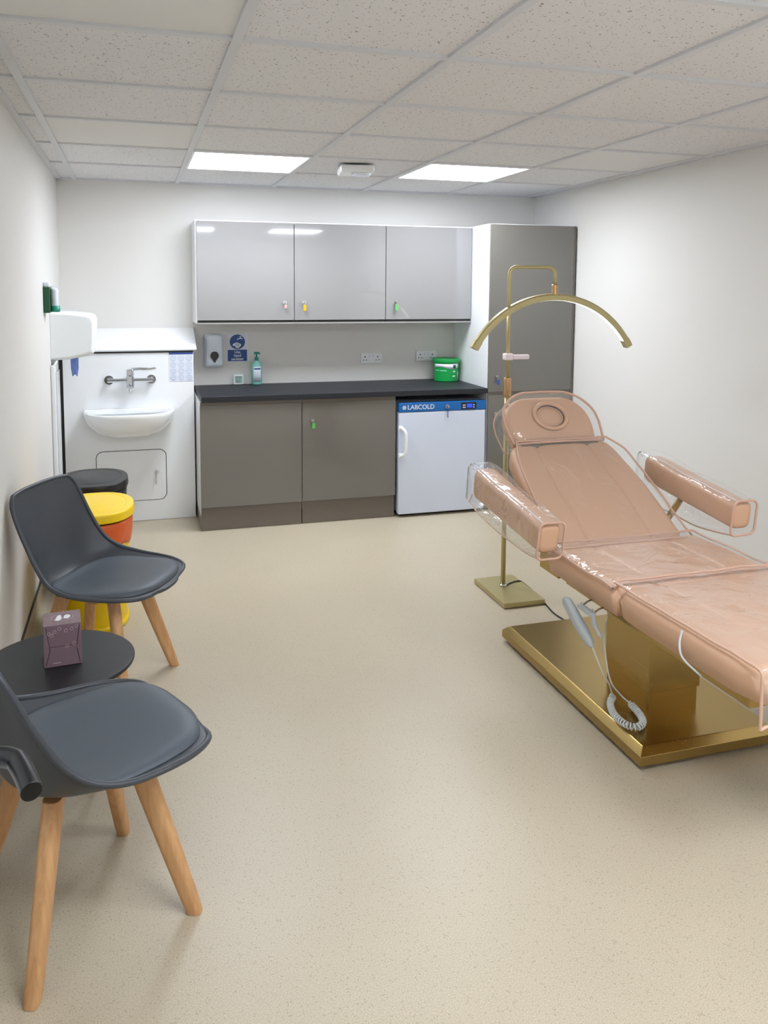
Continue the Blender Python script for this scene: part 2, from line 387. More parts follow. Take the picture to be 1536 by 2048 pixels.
# basin
t = thing('wash_basin', 'white ceramic half-round wash basin on the sink panel', 'basin', (.438, SY, .60))
def bring(wx, dy, z, y0=0.0, n=28):
    pts = []
    for k in range(n+1):
        a = PI*k/n; c, s_ = math.cos(a), math.sin(a)
        pts.append(Vector((wx*(abs(c)**.72)*(1 if c >= 0 else -1), y0-dy*(s_**.72), z)))
    return pts
z0 = .175
rs = [bring(.10, .12, 0), bring(.17, .19, .012), bring(.23, .25, .045), bring(.275, .30, .10), bring(.29, .315, .15), bring(.292, .318, z0-.006), bring(.288, .314, z0),
      bring(.270, .298, z0, -.012), bring(.262, .29, z0-.01, -.016), bring(.235, .255, .10, -.03), bring(.17, .2, .055, -.05), bring(.06, .11, .045, -.08)]
MB().rings(rs).build('bowl', CERAM, t, smooth=True)
MB().box(-.285, .285, -.05, -.002, z0-.03, z0+.003).build('back_rim', CERAM, t, bevel=.008, seg=3)
MB().lathe((0, -.14, .046), [(0, .006), (.018, .006), (.022, .0), (0, 0)], 20).build('drain', CHROME, t, smooth=True)

# tap
t = thing('wall_tap', 'chrome wall-mounted lever tap above the basin', 'tap', (.447, SY, .97))
b = MB()
for sx in (-1, 1):
    b.tube([(sx*.135, 0, 0), (sx*.135, -.012, 0)], .030, 20).tube([(sx*.135, -.01, 0), (sx*.135, -.05, -.002)], .015, 14)
b.tube([(-.142, -.055, 0), (.142, -.055, 0)], .013, 14)
b.build('inlet_bar', CHROME, t, smooth=False)
MB().lathe((0, -.058, -.05), [(0, 0), (.024, 0), (.026, .012), (.026, .075), (.022, .08), (.024, .088), (.024, .118), (.018, .124), (0, .124)], 24).build('mixer_body', CHROME, t, smooth=False)
MB().tube(catmull([(0, -.07, -.03), (0, -.11, -.035), (0, -.16, -.05), (0, -.17, -.07)], 6), .011, 12).build('spout', CHROME, t, smooth=True)
MB().tube(catmull([(.01, -.058, .072), (.06, -.066, .076), (.12, -.072, .074), (.165, -.076, .08)], 6), [.009]*12+[.007]*7, 10).build('lever', CHROME, t, smooth=True)

# hand-washing poster on the sink panel
t = thing('hand_wash_poster', 'white hand-washing chart with dark blue header and rows of line drawings', 'poster', (.779, SY-.001, 1.05))
MB().box(-.079, .079, -.0015, 0, -.1, .1).build('sheet', PAPER, t)
MB().box(-.079, .079, -.0025, -.0015, .082, .1).build('header', NAVY, t)
for r in range(4):
    for c in range(3):
        cx, cz = -.052+c*.052, .058-r*.044
        b = MB().tube([(cx+.018*math.cos(a), -.002, cz+.015*math.sin(a)) for a in [2*PI*k/20 for k in range(21)]], .0012, 5, False)
        b.tube([(cx-.008, -.002, cz-.005), (cx-.002, -.002, cz+.006), (cx+.004, -.002, cz-.002), (cx+.009, -.002, cz+.004)], .0014, 5)
        b.box(cx-.012, cx+.012, -.0023, -.0015, cz-.0205, cz-.0185)
        b.build('step_drawing', PALEB, t)

# left wall: dispenser, paper towel, eyewash station, boxed panel
t = thing('hand_towel_dispenser', 'large white rounded dispenser on the left wall with blue paper hanging out', 'dispenser', (0, -.60, 1.15))
def dring(y, k):
    # side profile, away from the wall (x), height (z)
    pr = [(0, -.005+k), (.10, -.002+k), (.22-k, .022+k), (.243-k, .035+k), (.252-k, .10), (.256-k, .235-k), (.245-k, .262-k), (.22-k, .272-k), (.12, .282-k), (0, .288-k)]
    return [Vector((a, y, c)) for a, c in pr]
MB().rings([dring(-.150, .022), dring(-.146, .012), dring(-.135, .003), dring(-.12, 0), dring(.12, 0), dring(.135, .003), dring(.15, .02)]).build('cover', PLAST, t, smooth=True, bevel=.004)
p = [Vector((.105+.045*k/6, -.08-.004*math.sin(k*1.7), 0)) for k in range(7)]
rs = []
for q in range(9):
    dz = .01-.112*q/8; wv = 1-.35*max(0, q-5)/3
    rs.append([Vector((.128+(v.x-.1275)*wv, v.y+.006*math.sin(q*1.1+v.x*90), dz+(.006*math.sin(v.x*160) if q == 8 else 0))) for v in p])
o = MB().rings(rs, False, False, False).build('paper_towel', BTOWEL, t, smooth=True)
sm = o.modifiers.new('thick', 'SOLIDIFY'); sm.thickness = .006

t = thing('eyewash_station', 'dark green eyewash holder with clear bottle and teal cap on left wall', 'eyewash station', (0, -1.0, 1.51))
MB().box(0.001, .034, -.07, .07, -.072, .072).build('holder', DGREEN, t, bevel=.004)
MB().lathe((.055, 0.0, -.045), [(0, 0), (.02, 0), (.021, .01), (.021, .095), (.017, .108), (0, .11)], 20).build('bottle', PAPER, t, smooth=True)
MB().lathe((.058, -.002, -.068), [(0, 0), (.022, 0), (.026, .01), (.024, .034), (0, .036)], 20).build('cap', TEALCAP, t, smooth=True)
MB().tube(catmull([(.034, 0, .066), (.05, 0, .075), (.072, 0, .068), (.078, 0, .04), (.078, 0, -.03)], 5), .0022, 6).build('strap', SILVER, t)
MB().box(.001, .03, -.05, .05, .074, .098).build('top_clip', PAPER, t, bevel=.004)

t = thing('wall_panel', 'tall narrow white boxed panel on the left wall beside the sink unit', 'wall panel', (0, -.56, .12))
MB().box(.001, .028, -.24, -.02, .01, 1.0).build('panel', WHITE, t, bevel=.008, seg=3)
MB().box(.028, .034, -.23, -.03, .02, .96).build('inner_face', TBAR, t, bevel=.003)
MB().tube(catmull([(.02, -.23, 1.0), (.028, -.23, 1.008), (.03, -.18, 1.02), (.012, -.1, 1.025)], 5), .006, 8).build('top_lip', PLAST, t, smooth=True)

# ------------------------------------------------------------------ cabinets
def lock_and_tag(parent, x, y, z, tm, root, tagname='key_tag', h=.04):
    b = MB().tube([(x, y, z), (x, y-.010, z)], .013, 18).tube([(x, y-.01, z), (x, y-.022, z)], .006, 10)
    keep(b.build('lock', CHROME, parent), root)
    k = MB().box(x-.0015, x+.0015, y-.034, y-.014, z-.010, z+.008)
    keep(k.build('key', CHROME, parent), root)
    if tm:
        q = MB().box(x-.009, x+.012, y-.030, y-.022, z-.012-h, z-.014)
        keep(q.build(tagname, tm, parent, bevel=.004, seg=3), root)
UX = [.8786, 1.5436, 2.2030, 2.861]; UZ0, UZ1, UD = 1.341, 2.030, .355
ulb = ['glossy grey wall cabinet at the left end, pale pink key tag', 'glossy grey wall cabinet in the middle, yellow key tag', 'glossy grey wall cabinet next to the tall cupboard, green key tag']
for i in range(3):
    x0, x1 = UX[i]+(.0008 if i else 0), UX[i+1]-.0008
    t = thing('wall_cabinet', ulb[i], 'cabinet', ((x0+x1)/2, 0, UZ0), group='glossy wall cabinets')
    keep(box('body', x0, x1, -UD+.022, -.001, UZ0, UZ1+.002, WHITE, t), t)
    if i == 0: pass
    xl = x0+(.010 if i == 0 else .0015)
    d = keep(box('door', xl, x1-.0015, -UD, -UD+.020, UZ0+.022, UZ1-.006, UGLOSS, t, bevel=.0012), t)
    keep(MB().box(xl, x1-.001, -UD+.008, -UD+.021, UZ0+.006, UZ0+.021).build('finger_recess', DGAP, t), t)
    keep(MB().box(xl-.002, x1, -UD+.002, -UD+.020, UZ0-.003, UZ0+.006).build('bottom_rail', RAIL, t), t)
    lock_and_tag(d, (1.477, 1.610, 2.275)[i], -UD, 1.483, (KPNK, KYEL, KGRN)[i], t, 'key_tag', .045 if i else .03)
BX = [.869, 1.5356, 2.190]; BY = -.649; WT = .8865
blb = ['taupe floor cabinet at the left end of the worktop without key', 'taupe floor cabinet beside the fridge with green key tag']
for i in range(2):
    x0, x1 = BX[i]+(.0008 if i else 0), BX[i+1]-.0008
    t = thing('base_cabinet', blb[i], 'cabinet', ((x0+x1)/2, -.3, 0), group='taupe floor cabinets')
    keep(box('body', x0+.002, x1-.001, BY+.022, -.001, .10, WT-.037, WHITE, t), t)
    keep(MB().box(x0+.006, x1, BY+.006, BY+.021, WT-.062, WT-.038).build('finger_rail', TAUPE, t), t)
    d = keep(box('door', x0+.0015, x1-.0015, BY, BY+.020, .158, WT-.060, GLOSS, t, bevel=.0012), t)
    keep(box('plinth', x0+.003, x1-.001, BY+.022 if 0 else -.628, -.02, .001, .153, TAUPE, t), t)
    if i == 1: lock_and_tag(d, 1.607, BY, .705, KGRN, t)
t = tag(box('worktop', .879, 2.862, -.671, -.001, WT-.036, WT, WTOP, bevel=.002), 'charcoal textured worktop spanning cabinets and fridge', 'worktop')
# tall cupboard
t = thing('tall_cupboard', 'tall two-door taupe cupboard in the right corner with white side', 'cupboard', (3.2, -.33, 0))
TX0, TX1, TY, TZ = 2.8645, 3.525, -.675, 2.036
keep(box('body', TX0, TX1, TY+.022, -.001, .156, TZ, WHITE, t), t)
keep(box('side_filler', TX1-.010, TX1+.004, TY+.004, TY+.05, .1, TZ-.004, TAUPE, t), t)
keep(box('plinth', TX0+.003, TX1, TY+.04, -.02, .001, .153, TAUPE, t), t)
d1 = keep(box('door', TX0+.0015, TX1-.012, TY, TY+.020, .860, TZ-.005, GLOSS, t, bevel=.0012), t)
d2 = keep(box('door', TX0+.0015, TX1-.012, TY, TY+.020, .158, .835, GLOSS, t, bevel=.0012), t)
keep(MB().box(TX0+.002, TX1-.012, TY+.008, TY+.021, .835, .860).build('finger_rail', TAUPE, t), t)
lock_and_tag(d1, 2.928, TY, .965, KBLU, t); lock_and_tag(d2, 2.918, TY, .705, None, t)

# ------------------------------------------------------------------ fridge
t = thing('medical_fridge', 'white undercounter medical fridge with blue fascia strip', 'fridge', (2.53, -.35, 0))
FX0, FX1, FY = 2.207, 2.850, -.670
keep(box('body', FX0+.004, FX1-.002, FY+.055, -.06, .03, .800, FWHITE, t, bevel=.004), t)
keep(MB().box(FX0+.02, FX1-.01, FY+.05, -.08, .001, .03).build('plinth', BLACK, t), t)
d = keep(box('door', FX0, FX1, FY, FY+.050, .022, .737, FWHITE, t, bevel=.008, seg=3), t)
fa = keep(box('fascia', FX0, FX1, FY-.001, FY+.050, .739, .802, FBLUE, t, bevel=.003), t)
b = MB()
hp = catmull([(.010, .0, .632), (.018, -.028, .628), (.034, -.045, .600), (.036, -.048, .535), (.034, -.045, .470), (.018, -.028, .442), (.010, .0, .438)], 6)
keep(MB().tube([(FX0+x*1.0+.0, FY+y, z) for x, y, z in hp], .011, 12).build('handle', PLAST, d, smooth=True), t)
for zz in (.63, .44): keep(MB().box(FX0-.006, FX0+.026, FY-.012, FY, zz-.015, zz+.015).build('handle_mount', PLAST, d, bevel=.005), t)
keep(MB().box(2.664, 2.777, FY-.004, FY-.001, .746, .792).build('display', BLACK, fa, bevel=.001), t)
keep(MB().box(2.705, 2.745, FY-.0055, FY-.004, .755, .783).build('digits', DISP, fa), t)
for x, z in ((2.678, .774), (2.690, .774), (2.678, .758), (2.690, .758), (2.757, .774), (2.757, .758)): keep(MB().box(x-.004, x+.004, FY-.0055, FY-.004, z-.004, z+.004).build('button', PAPER, fa), t)
tx = text('logo_lettering', 'LABCOLD', .044, PAPER, fa, (0, 0, 0), align='LEFT', bold=.0004)
tx.data.transform(Matrix.Translation((2.266-2.53, FY-.002+.35, .770)) @ Matrix.Rotation(PI/2, 4, 'X')); tx.rotation_euler = (0, 0, 0)
b = MB()
for k in range(3):
    a = k*PI/3; b.tube([(2.244-.015*math.cos(a), FY-.002, .770-.015*math.sin(a)), (2.244+.015*math.cos(a), FY-.002, .770+.015*math.sin(a))], .0018, 6)
b.tube([(2.244+.012*math.cos(a), FY-.002, .770+.012*math.sin(a)) for a in [2*PI*k/16 for k in range(17)]], .0015, 6, False)
keep(b.build('snowflake_emblem', PAPER, fa), t)
keep(MB().tube([(2.555, FY-.001, .768), (2.555, FY-.014, .768)], .015, 18).build('lock', CHROME, fa), t)
keep(MB().box(2.553, 2.557, FY-.028, FY-.012, .755, .775).tube([(2.556, FY-.022, .757), (2.558, FY-.016, .71), (2.561, FY-.012, .692)], .003, 8).build('key', NAVY, fa), t)

# ------------------------------------------------------------------ things on the worktop / wall
t = thing('sanitiser_dispenser', 'silver-white automatic soap dispenser on the back wall under cabinet', 'dispenser', (1.022, 0, 1.135))
rs = []
for y, k in ((-.001, 0), (-.03, 0), (-.06, .004), (-.075, .014), (-.08, .03)):
    o = []
    for a, c in rrect(.134-2*k, .238-2*k, .022):
        o.append(Vector((a*(1-.0*c), y+.012*(c/.12)**2*(1 if y < -.05 else 0), c*(1.0) + (.006 if abs(a) < .04 and c > .1 else 0))))
    rs.append(o)
MB().rings(rs).build('housing', SILVER, t, smooth=True, bevel=.002)
b = MB().rings([[Vector((.0+r*math.cos(a), y, -.032+r*math.sin(a))) for a in [2*PI*k/28 for k in range(28)]] for y, r in ((-.078, .030), (-.084, .029))])
b.rings([[Vector((-.024, -.078, -.046)), Vector((.024, -.078, -.046)), Vector((0, -.078, -.086))], [Vector((-.023, -.0835, -.046)), Vector((.023, -.0835, -.046)), Vector((0, -.0835, -.084))]])
b.build('level_window', GLASSY, t)

t = thing('sanitiser_sign', 'blue and white hand sanitiser safety sign on the back wall', 'sign', (1.192, 0, 1.149))
MB().box(-.078, .078, -.004, -.001, -.103, .103).build('board', PAPER, t)
sg = bpy.data.objects[t.children[0].name]
MB().rings([[Vector((.055*math.cos(a), y, .045+.053*math.sin(a))) for a in [2*PI*k/40 for k in range(40)]] for y in (-.004, -.0052)]).build('round_symbol', BLUEM, sg)
MB().box(-.069, .069, -.0052, -.004, -.094, -.012).build('text_panel', BLUEM, sg)
b = MB()   # tap above, two hands below
b.tube([(.0, -.0058, .058), (.004, -.0058, .067), (.016, -.0058, .069), (.038, -.0058, .069)], .0035, 6).tube([(.022, -.0058, .07), (.022, -.0058, .082)], .003, 6).tube([(.014, -.0058, .083), (.030, -.0058, .083)], .003, 6)
b.rings([[Vector((x, y, z)) for x, z in ((-.034, .026), (-.026, .034), (-.012, .040), (-.002, .042), (.014, .034), (.024, .030), (.028, .022), (.018, .008), (.006, -.001), (-.008, .000), (-.016, .014), (-.032, .018))] for y in (-.0052, -.0062)])
b.build('hands_pictogram', PAPER, sg)
b = MB()
b.tube([(-.016, -.0068, .026), (-.002, -.0068, .031), (.012, -.0068, .024)], .0014, 5).tube([(-.010, -.0068, .018), (.004, -.0068, .022), (.014, -.0068, .014)], .0014, 5).tube([(0, -.0068, .050), (0, -.0068, .044)], .0016, 5)
b.build('hand_lines', BLUEM, sg)
for k, s_ in enumerate(('Use', 'hand', 'sanitiser')):
    text('lettering', s_, .027, PAPER, sg, (0, -.0056, -.029-.025*k), bold=.0004)

t = thing('room_thermometer', 'small square white digital thermometer standing on the worktop', 'thermometer', (1.195, -.03, WT))
tb = MB().box(-.036, .036, -.010, .010, .0, .074).build('case', PLAST, t, bevel=.008, seg=3)
MB().box(-.026, .026, -.0125, -.0105, .013, .064).build('screen', LCD, t, bevel=.0008)
b = MB()
def seg7(b, x, z, w, h, on, y=-.013, th=.0016):
    P = {'a': (x, x+w, z+h-th, z+h), 'g': (x, x+w, z+h/2-th/2, z+h/2+th/2), 'd': (x, x+w, z, z+th), 'b': (x+w-th, x+w, z+h/2, z+h), 'c': (x+w-th, x+w, z, z+h/2), 'f': (x, x+th, z+h/2, z+h), 'e': (x, x+th, z, z+h/2)}
    for k in on: q = P[k]; b.box(q[0], q[1], y, y+.0006, q[2], q[3])
seg7(b, -.022, .040, .011, .019, 'abged'); seg7(b, -.007, .040, .011, .019, 'abc'); seg7(b, .009, .046, .008, .012, 'afgcd')
seg7(b, -.018, .017, .010, .016, 'acdfg'); seg7(b, -.004, .017, .010, .016, 'abged')
b.build('digits', DGAP, t)

t = thing('soap_bottle', 'teal pump bottle with white label standing on the worktop', 'bottle', (1.322, -.06, WT))
MB().lathe((0, 0, 0), [(0, .001), (.034, .001), (.038, .006), (.038, .135), (.034, .155), (.016, .172), (.013, .178), (0, .178)], 28, 1, .75).build('body', TEAL, t, smooth=True)
MB().lathe((0, 0, .176), [(0, 0), (.014, 0), (.015, .02), (.006, .023), (.005, .048), (0, .048)], 18).build('pump_collar', TEALCAP, t, smooth=True)
MB().tube([(-.018, 0, .228), (.012, 0, .230), (.026, -.002, .222)], [.008, .008, .005], 10).build('nozzle', TEALCAP, t, smooth=True)
rs = [[Vector((.0388*math.sin(a), -.0388*.75*math.cos(a), z)) for a in [-.75+1.5*k/10 for k in range(11)]] for z in (.022, .132)]
lb = MB().rings(rs, False, False, False).build('label', PAPER, t, smooth=True); q = lb.modifiers.new('s', 'SOLIDIFY'); q.thickness = .0006
rs = [[Vector((.0398*math.sin(a), -.0398*.75*math.cos(a), z)) for a in [-.55+1.2*k/10 for k in range(11)]] for z in (.112, .122)]
q = MB().rings(rs, False, False, False).build('label_print', NAVY, lb, smooth=True); q.modifiers.new('s', 'SOLIDIFY').thickness = .0006
for k in range(4):
    rs = [[Vector((.0398*math.sin(a), -.0398*.75*math.cos(a), z)) for a in [-.5+.9*j/10 for j in range(11)]] for z in (.090-.012*k, .093-.012*k)]
    q = MB().rings(rs, False, False, False).build('label_text_line', PALEB, lb, smooth=True); q.modifiers.new('s', 'SOLIDIFY').thickness = .0006

for k, (x, z, lb) in enumerate(((2.199, 1.057, 'white double wall socket in the middle of the back wall above worktop'), (2.641, 1.067, 'white double wall socket partly behind the green bucket'))):
    t = thing('wall_socket', lb, 'socket', (x, 0, z), group='double sockets above the worktop')
    MB().box(-.082, .082, -.012, -.001, -.039, .039).build('faceplate', PLAST, t, bevel=.003)
    for s_ in (-1, 1):
        b = MB().box(s_*.05-.004, s_*.05+.004, -.0135, -.012, .006, .016)
        for q in (-1, 1): b.box(s_*.05+q*.012-.005, s_*.05+q*.012+.005, -.0135, -.012, -.016, -.011)
        b.build('pin_holes', DGAP, t)
        MB().box(s_*.014-.006, s_*.014+.006, -.016, -.012, .008, .026).build('rocker_switch', PAPER, t, bevel=.001)

t = thing('wipes_bucket', 'green lidded wipes bucket with white band in the worktop corner', 'bucket', (2.748, -.155, WT))
R0, R1, HB = .091, .101, .165
MB().lathe((0, 0, 0), [(0, .001), (R0-.004, .001), (R0, .005), (R1-.004, .150), (0, .150)], 40).build('tub', GREEN, t, smooth=False, bevel=.001)
MB().lathe((0, 0, 0), [(R1-.008, .146), (R1+.003, .146), (R1+.004, .168), (R1-.002, .172), (R1-.012, .166), (.03, .166), (0, .166)], 40).build('lid', GREEN, t, bevel=.001)
def band(name, z0, z1, a0, a1, m, off=.001, wave=0, par=None):
    rs = []
    for k in range(25):
        a = a0+(a1-a0)*k/24
        za, zb = z0+wave*math.sin(3*(a-a0)), z1
        o = []
        for z in (za, zb):
            r = R0+(R1-.004-R0)*z/.15+off; o.append(Vector((r*math.cos(a), r*math.sin(a), z)))
        rs.append(o)
    q = MB().rings(rs, False, False, False).build(name, m, par or t, smooth=True); q.modifiers.new('s', 'SOLIDIFY').thickness = .0006; return q
bl = band('label_band', .104, .135, -PI*.95, -PI*.24, PAPER, wave=.008)
band('round_badge', .102, .128, -PI*.43, -PI*.35, DGREEN, .0022, par=bl)
PGRN = mat('pale_green_print', (150, 222, 180), .4, bump=(60, .02, .001))
band('print_line', .083, .089, -PI*.93, -PI*.80, PGRN, .0016, par=bl)
band('print_line', .080, .087, -PI*.78, -PI*.60, PGRN, .0016, par=bl)
band('round_icon', .068, .084, -PI*.43, -PI*.36, PGRN, .0016, par=bl)
band('lower_icon', .034, .048, -PI*.44, -PI*.35, PGRN, .0016, par=bl)
band('side_print', .028, .072, -PI*.24, -PI*.21, PAPER, .0015, par=bl)
MB().tube(catmull([(R1*math.cos(-.5), R1*math.sin(-.5), .155), (R1*1.05, -.02, .10), (.098, -.012, .06), (R1*1.02, .03, .10), (R1*math.cos(.5), R1*math.sin(.5), .155)], 6), .003, 8).build('handle', GREEN, t, smooth=True)

# ------------------------------------------------------------------ bins
def make_bin(lidm, bodym, bagm, cx, cy, label, legend, pl=None):
    t = thing('pedal_bin', label, 'bin', (cx, cy, 0), group='oval pedal bins along the left wall')
    HX, HY = .168, .215
    def ov(sx, z, dx=0): return [Vector((HX*sx*(abs(math.cos(a))**.85)*math.copysign(1, math.cos(a)), HY*sx*(abs(math.sin(a))**.85)*math.copysign(1, math.sin(a)), z)) for a in [2*PI*k/44 for k in range(44)]]
    MB().rings([ov(.80, .02), ov(.82, .03), ov(.86, .10), ov(.95, .48)]).build('body', bodym, t, smooth=True, bevel=.002)
    MB().rings([ov(.84, .001), ov(.86, .008), ov(.84, .03)]).build('foot_ring', bodym, t, smooth=True)
    rs = []
    for sx, z, am in ((.97, .405, .010), (1.0, .43, .006), (1.02, .50, .004), (1.02, .515, .0)):
        o = ov(sx, z)
        for i, v in enumerate(o):
            n_ = noise.noise(Vector((v.x*22, v.y*22, z*8))); v.x *= 1+am*3*n_; v.y *= 1+am*3*n_; v.z += (am*1.4)*noise.noise(Vector((v.x*30, v.y*30, 5)))*2
        rs.append(o)
    o = MB().rings(rs, False, False).build('bin_bag', bagm, t, smooth=True); o.modifiers.new('s', 'SOLIDIFY').thickness = .003
    MB().rings([ov(1.0, .525), ov(1.06, .524), ov(1.07, .530), ov(1.06, .556), ov(1.045, .562), ov(1.03, .564), ov(.86, .567), ov(.83, .564), ov(.80, .567), ov(.4, .574), ov(.05, .576)]).build('lid', lidm, t, smooth=True, bevel=.002)
    if legend:
        fr = t.children[0]
        b = MB()
        z = .34
        b = MB().tube([(.135, -.140+.0, .34+.0)]*1+[(.142, -.120, .36)], .002, 6)
        rs = [[Vector((HX*s2*(abs(math.cos(a))**.85)*math.copysign(1, math.cos(a))*1.006, HY*s2*(abs(math.sin(a))**.85)*math.copysign(1, math.sin(a))*1.006, z)) for a in [-.95+.8*k/8 for k in range(9)]] for z, s2 in ((.20, .878), (.36, .925))]
        q = MB().rings(rs, False, False, False).build('warning_label', PAPER, t, smooth=True); q.modifiers.new('s', 'SOLIDIFY').thickness = .001
        rs = [[Vector((HX*s2*(abs(math.cos(a))**.85)*math.copysign(1, math.cos(a))*1.012, HY*s2*(abs(math.sin(a))**.85)*math.copysign(1, math.sin(a))*1.012, z)) for a in [-.85+.6*k/8 for k in range(9)]] for z, s2 in ((.30, .906), (.318, .911))]
        w = MB().rings(rs, False, False, False).build('label_print', BLACK, q, smooth=True); w.modifiers.new('s', 'SOLIDIFY').thickness = .001
    return t
make_bin(YEL, YEL, ORNG, .283, -1.93, 'yellow oval pedal bin with orange bag behind the far chair', True)
make_bin(BLACK, BLACK, BAND, .252, -1.36, 'black oval pedal bin behind the yellow bin by the sink', False)

# ------------------------------------------------------------------ chairs
def prof(t):
    P = [(.294, .430), (.274, .440), (.22, .436), (.14, .422), (.04, .406), (-.05, .398), (-.13, .402), (-.182, .434), (-.208, .492), (-.224, .56), (-.240, .64), (-.256, .72), (-.270, .80)]
    x = t*(len(P)-1); i = min(int(x), len(P)-2); u = x-i
    p = [Vector((P[max(0, min(len(P)-1, i+k))][0], 0, P[max(0, min(len(P)-1, i+k))][1])) for k in (-1, 0, 1, 2)]
    a, b, c, d = p
    return .5*((2*b)+(c-a)*u+(2*a-5*b+4*c-d)*u*u+(3*b-a-3*c+d)*u**3)
def pnorm(t):
    d = prof(min(1, t+.004))-prof(max(0, t-.004)); d.normalize()
    return Vector((-d.z, 0, d.x)) * (-1 if False else -1)
def interp(t, pts):
    n = len(pts)
    if t <= pts[0][0]: return pts[0][1]
    if t >= pts[-1][0]: return pts[-1][1]
    def sl(i):
        if i == 0: return (pts[1][1]-pts[0][1])/(pts[1][0]-pts[0][0])
        if i == n-1: return (pts[-1][1]-pts[-2][1])/(pts[-1][0]-pts[-2][0])
        return (pts[i+1][1]-pts[i-1][1])/(pts[i+1][0]-pts[i-1][0])
    for i in range(n-1):
        (a, u), (b, v) = pts[i], pts[i+1]
        if t <= b:
            h = b-a; k = (t-a)/h
            return (2*k**3-3*k*k+1)*u+(k**3-2*k*k+k)*h*sl(i)+(-2*k**3+3*k*k)*v+(k**3-k*k)*h*sl(i+1)
WID = [(0, .085), (.025, .130), (.06, .168), (.10, .198), (.15, .226), (.21, .248), (.29, .262), (.40, .266), (.52, .250), (.62, .234), (.75, .224), (.86, .220), (.93, .214), (.97, .203), (1, .182)]
EDGE = [(.286, .430), (.262, .440), (.205, .446), (.13, .450), (.045, .455), (-.02, .466), (-.07, .484), (-.108, .512), (-.140, .552), (-.170, .605), (-.200, .665), (-.228, .730), (-.256, .798)]
def edge_pt(t):
    k = [i/12 for i in range(13)]
    return Vector((interp(t, list(zip(k, [e[0] for e in EDGE]))), 0, interp(t, list(zip(k, [e[1] for e in EDGE])))))
def shell_pt(t, s, off=0, wk=1.0):
    c = prof(t); n = pnorm(t); e = edge_pt(t); q = abs(s*wk)**2.6
    p = c.lerp(e, q) + Vector((0, s*wk*interp(t, WID), 0)) + n*off
    if t > .9: p.z -= .006*(abs(s)**3)*(t-.9)/.1
    if t < .1: p.x -= .010*(abs(s)**2.5)*(1-t/.1)*wk
    return p
def make_chair(label):
    t = thing('tulip_chair', label, 'chair', group='grey chairs with wooden legs')
    NT, NS = 44, 22
    v = [shell_pt(i/NT, -1+2*j/NS) for i in range(NT+1) for j in range(NS+1)]
    f = [(i*(NS+1)+j, i*(NS+1)+j+1, (i+1)*(NS+1)+j+1, (i+1)*(NS+1)+j) for i in range(NT) for j in range(NS)]
    o = mesh('seat_shell', v, f, SHELL, t, True)
    m = o.modifiers.new('thick', 'SOLIDIFY'); m.thickness = .007; m.offset = 0
    m = o.modifiers.new('sub', 'SUBSURF'); m.levels = 1; m.render_levels = 1
    # rolled rim
    loop = [shell_pt(0, -1+2*j/NS) for j in range(NS)]+[shell_pt(i/NT, 1) for i in range(NT)]+[shell_pt(1, 1-2*j/NS) for j in range(NS)]+[shell_pt(1-i/NT, -1) for i in range(NT)]
    loop.append(loop[0])
    MB().tube(loop, .0082, 10, False).build('rim', SHELL, t, smooth=True)
    # cushion pad
    NA, NB = 30, 24; top, bot = [], []
    t0, t1 = .065, .565
    for i in range(NA+1):
        a = -1+2*i/NA; tt = t0+(t1-t0)*i/NA
        endk = (1-abs(a)**5)**.35 if abs(a) < 1 else 0
        wk = .875*(1-.50*abs(a)**7)*(1 if a < 0 else 1-.22*a**2)
        for j in range(NB+1):
            s = -1+2*j/NB
            e = min(1, (max(0, 1-abs(s)**6))**.5*max(0, 1-abs(a)**8)**.5)
            hh = .007+.020*e+.004*(1-s*s)*(1-a*a)
            top.append(shell_pt(tt, s, hh, wk)); bot.append(shell_pt(tt, s, .0035, wk))
    n = NB+1; nf = len(top); f = []
    for i in range(NA):
        for j in range(NB):
            q = (i*n+j, i*n+j+1, (i+1)*n+j+1, (i+1)*n+j); f.append(q); f.append(tuple(reversed([x+nf for x in q])))
    bd = [j for j in range(n)]+[i*n+NB for i in range(1, NA+1)]+[NA*n+j for j in range(NB-1, -1, -1)]+[i*n for i in range(NA-1, 0, -1)]
    for k in range(len(bd)):
        p, q = bd[k], bd[(k+1) % len(bd)]; f.append((p, q, q+nf, p+nf))
    mesh('seat_cushion', top+bot, f, PADM, t, True)
    # under-frame of wood
    MB().box(-.08, .08, -.022, .022, .356, .380).box(-.022, .022, -.08, .08, .355, .379).build('under_frame', WOOD, t, bevel=.004)
    MB().box(-.075, .075, -.075, .075, .374, .392).build('mounting_plate', BLACK, t, bevel=.004)
    for sx in (-1, 1):
        for sy in (-1, 1):
            A = Vector((sx*.105, sy*.105, .398)); B = Vector((sx*.203, sy*.203, .0))
            rs = []
            for k in range(13):
                u = k/12; c = A.lerp(B, u); c.z = max(c.z, .0)
                wr = .029-.009*u+.0015*math.sin(PI*u); wt = .022-.004*u      # radial half width, tangential half width
                er = Vector((sx, sy, 0)).normalized(); et = Vector((-sy, sx, 0)).normalized()
                if k == 12: wr *= .93; wt *= .93
                rs.append([c+er*(x*1.0)+et*y for x, y in [(p*2*wr, q*2*wt) for p, q in rrect(1, 1, .34, 4)]])
            MB().rings(rs).build('leg', WOOD, t, smooth=True, bevel=.002)
    return t
ch = make_chair('grey moulded chair beyond the round table, beside the yellow bin')
ch.location = (.337, -2.596, 0); ch.rotation_euler = (0, 0, math.radians(-28))
def copy_tree(o, parent=None):
    c = o.copy(); COL.objects.link(c); c.parent = parent
    for k in o.children: copy_tree(k, c)
    return c
ch2 = copy_tree(ch); ch2.location = (.325, -3.830, 0); ch2.rotation_euler = (0, 0, math.radians(26))
ch2['label'] = 'nearest grey moulded chair with beech legs, cut by the left frame edge'

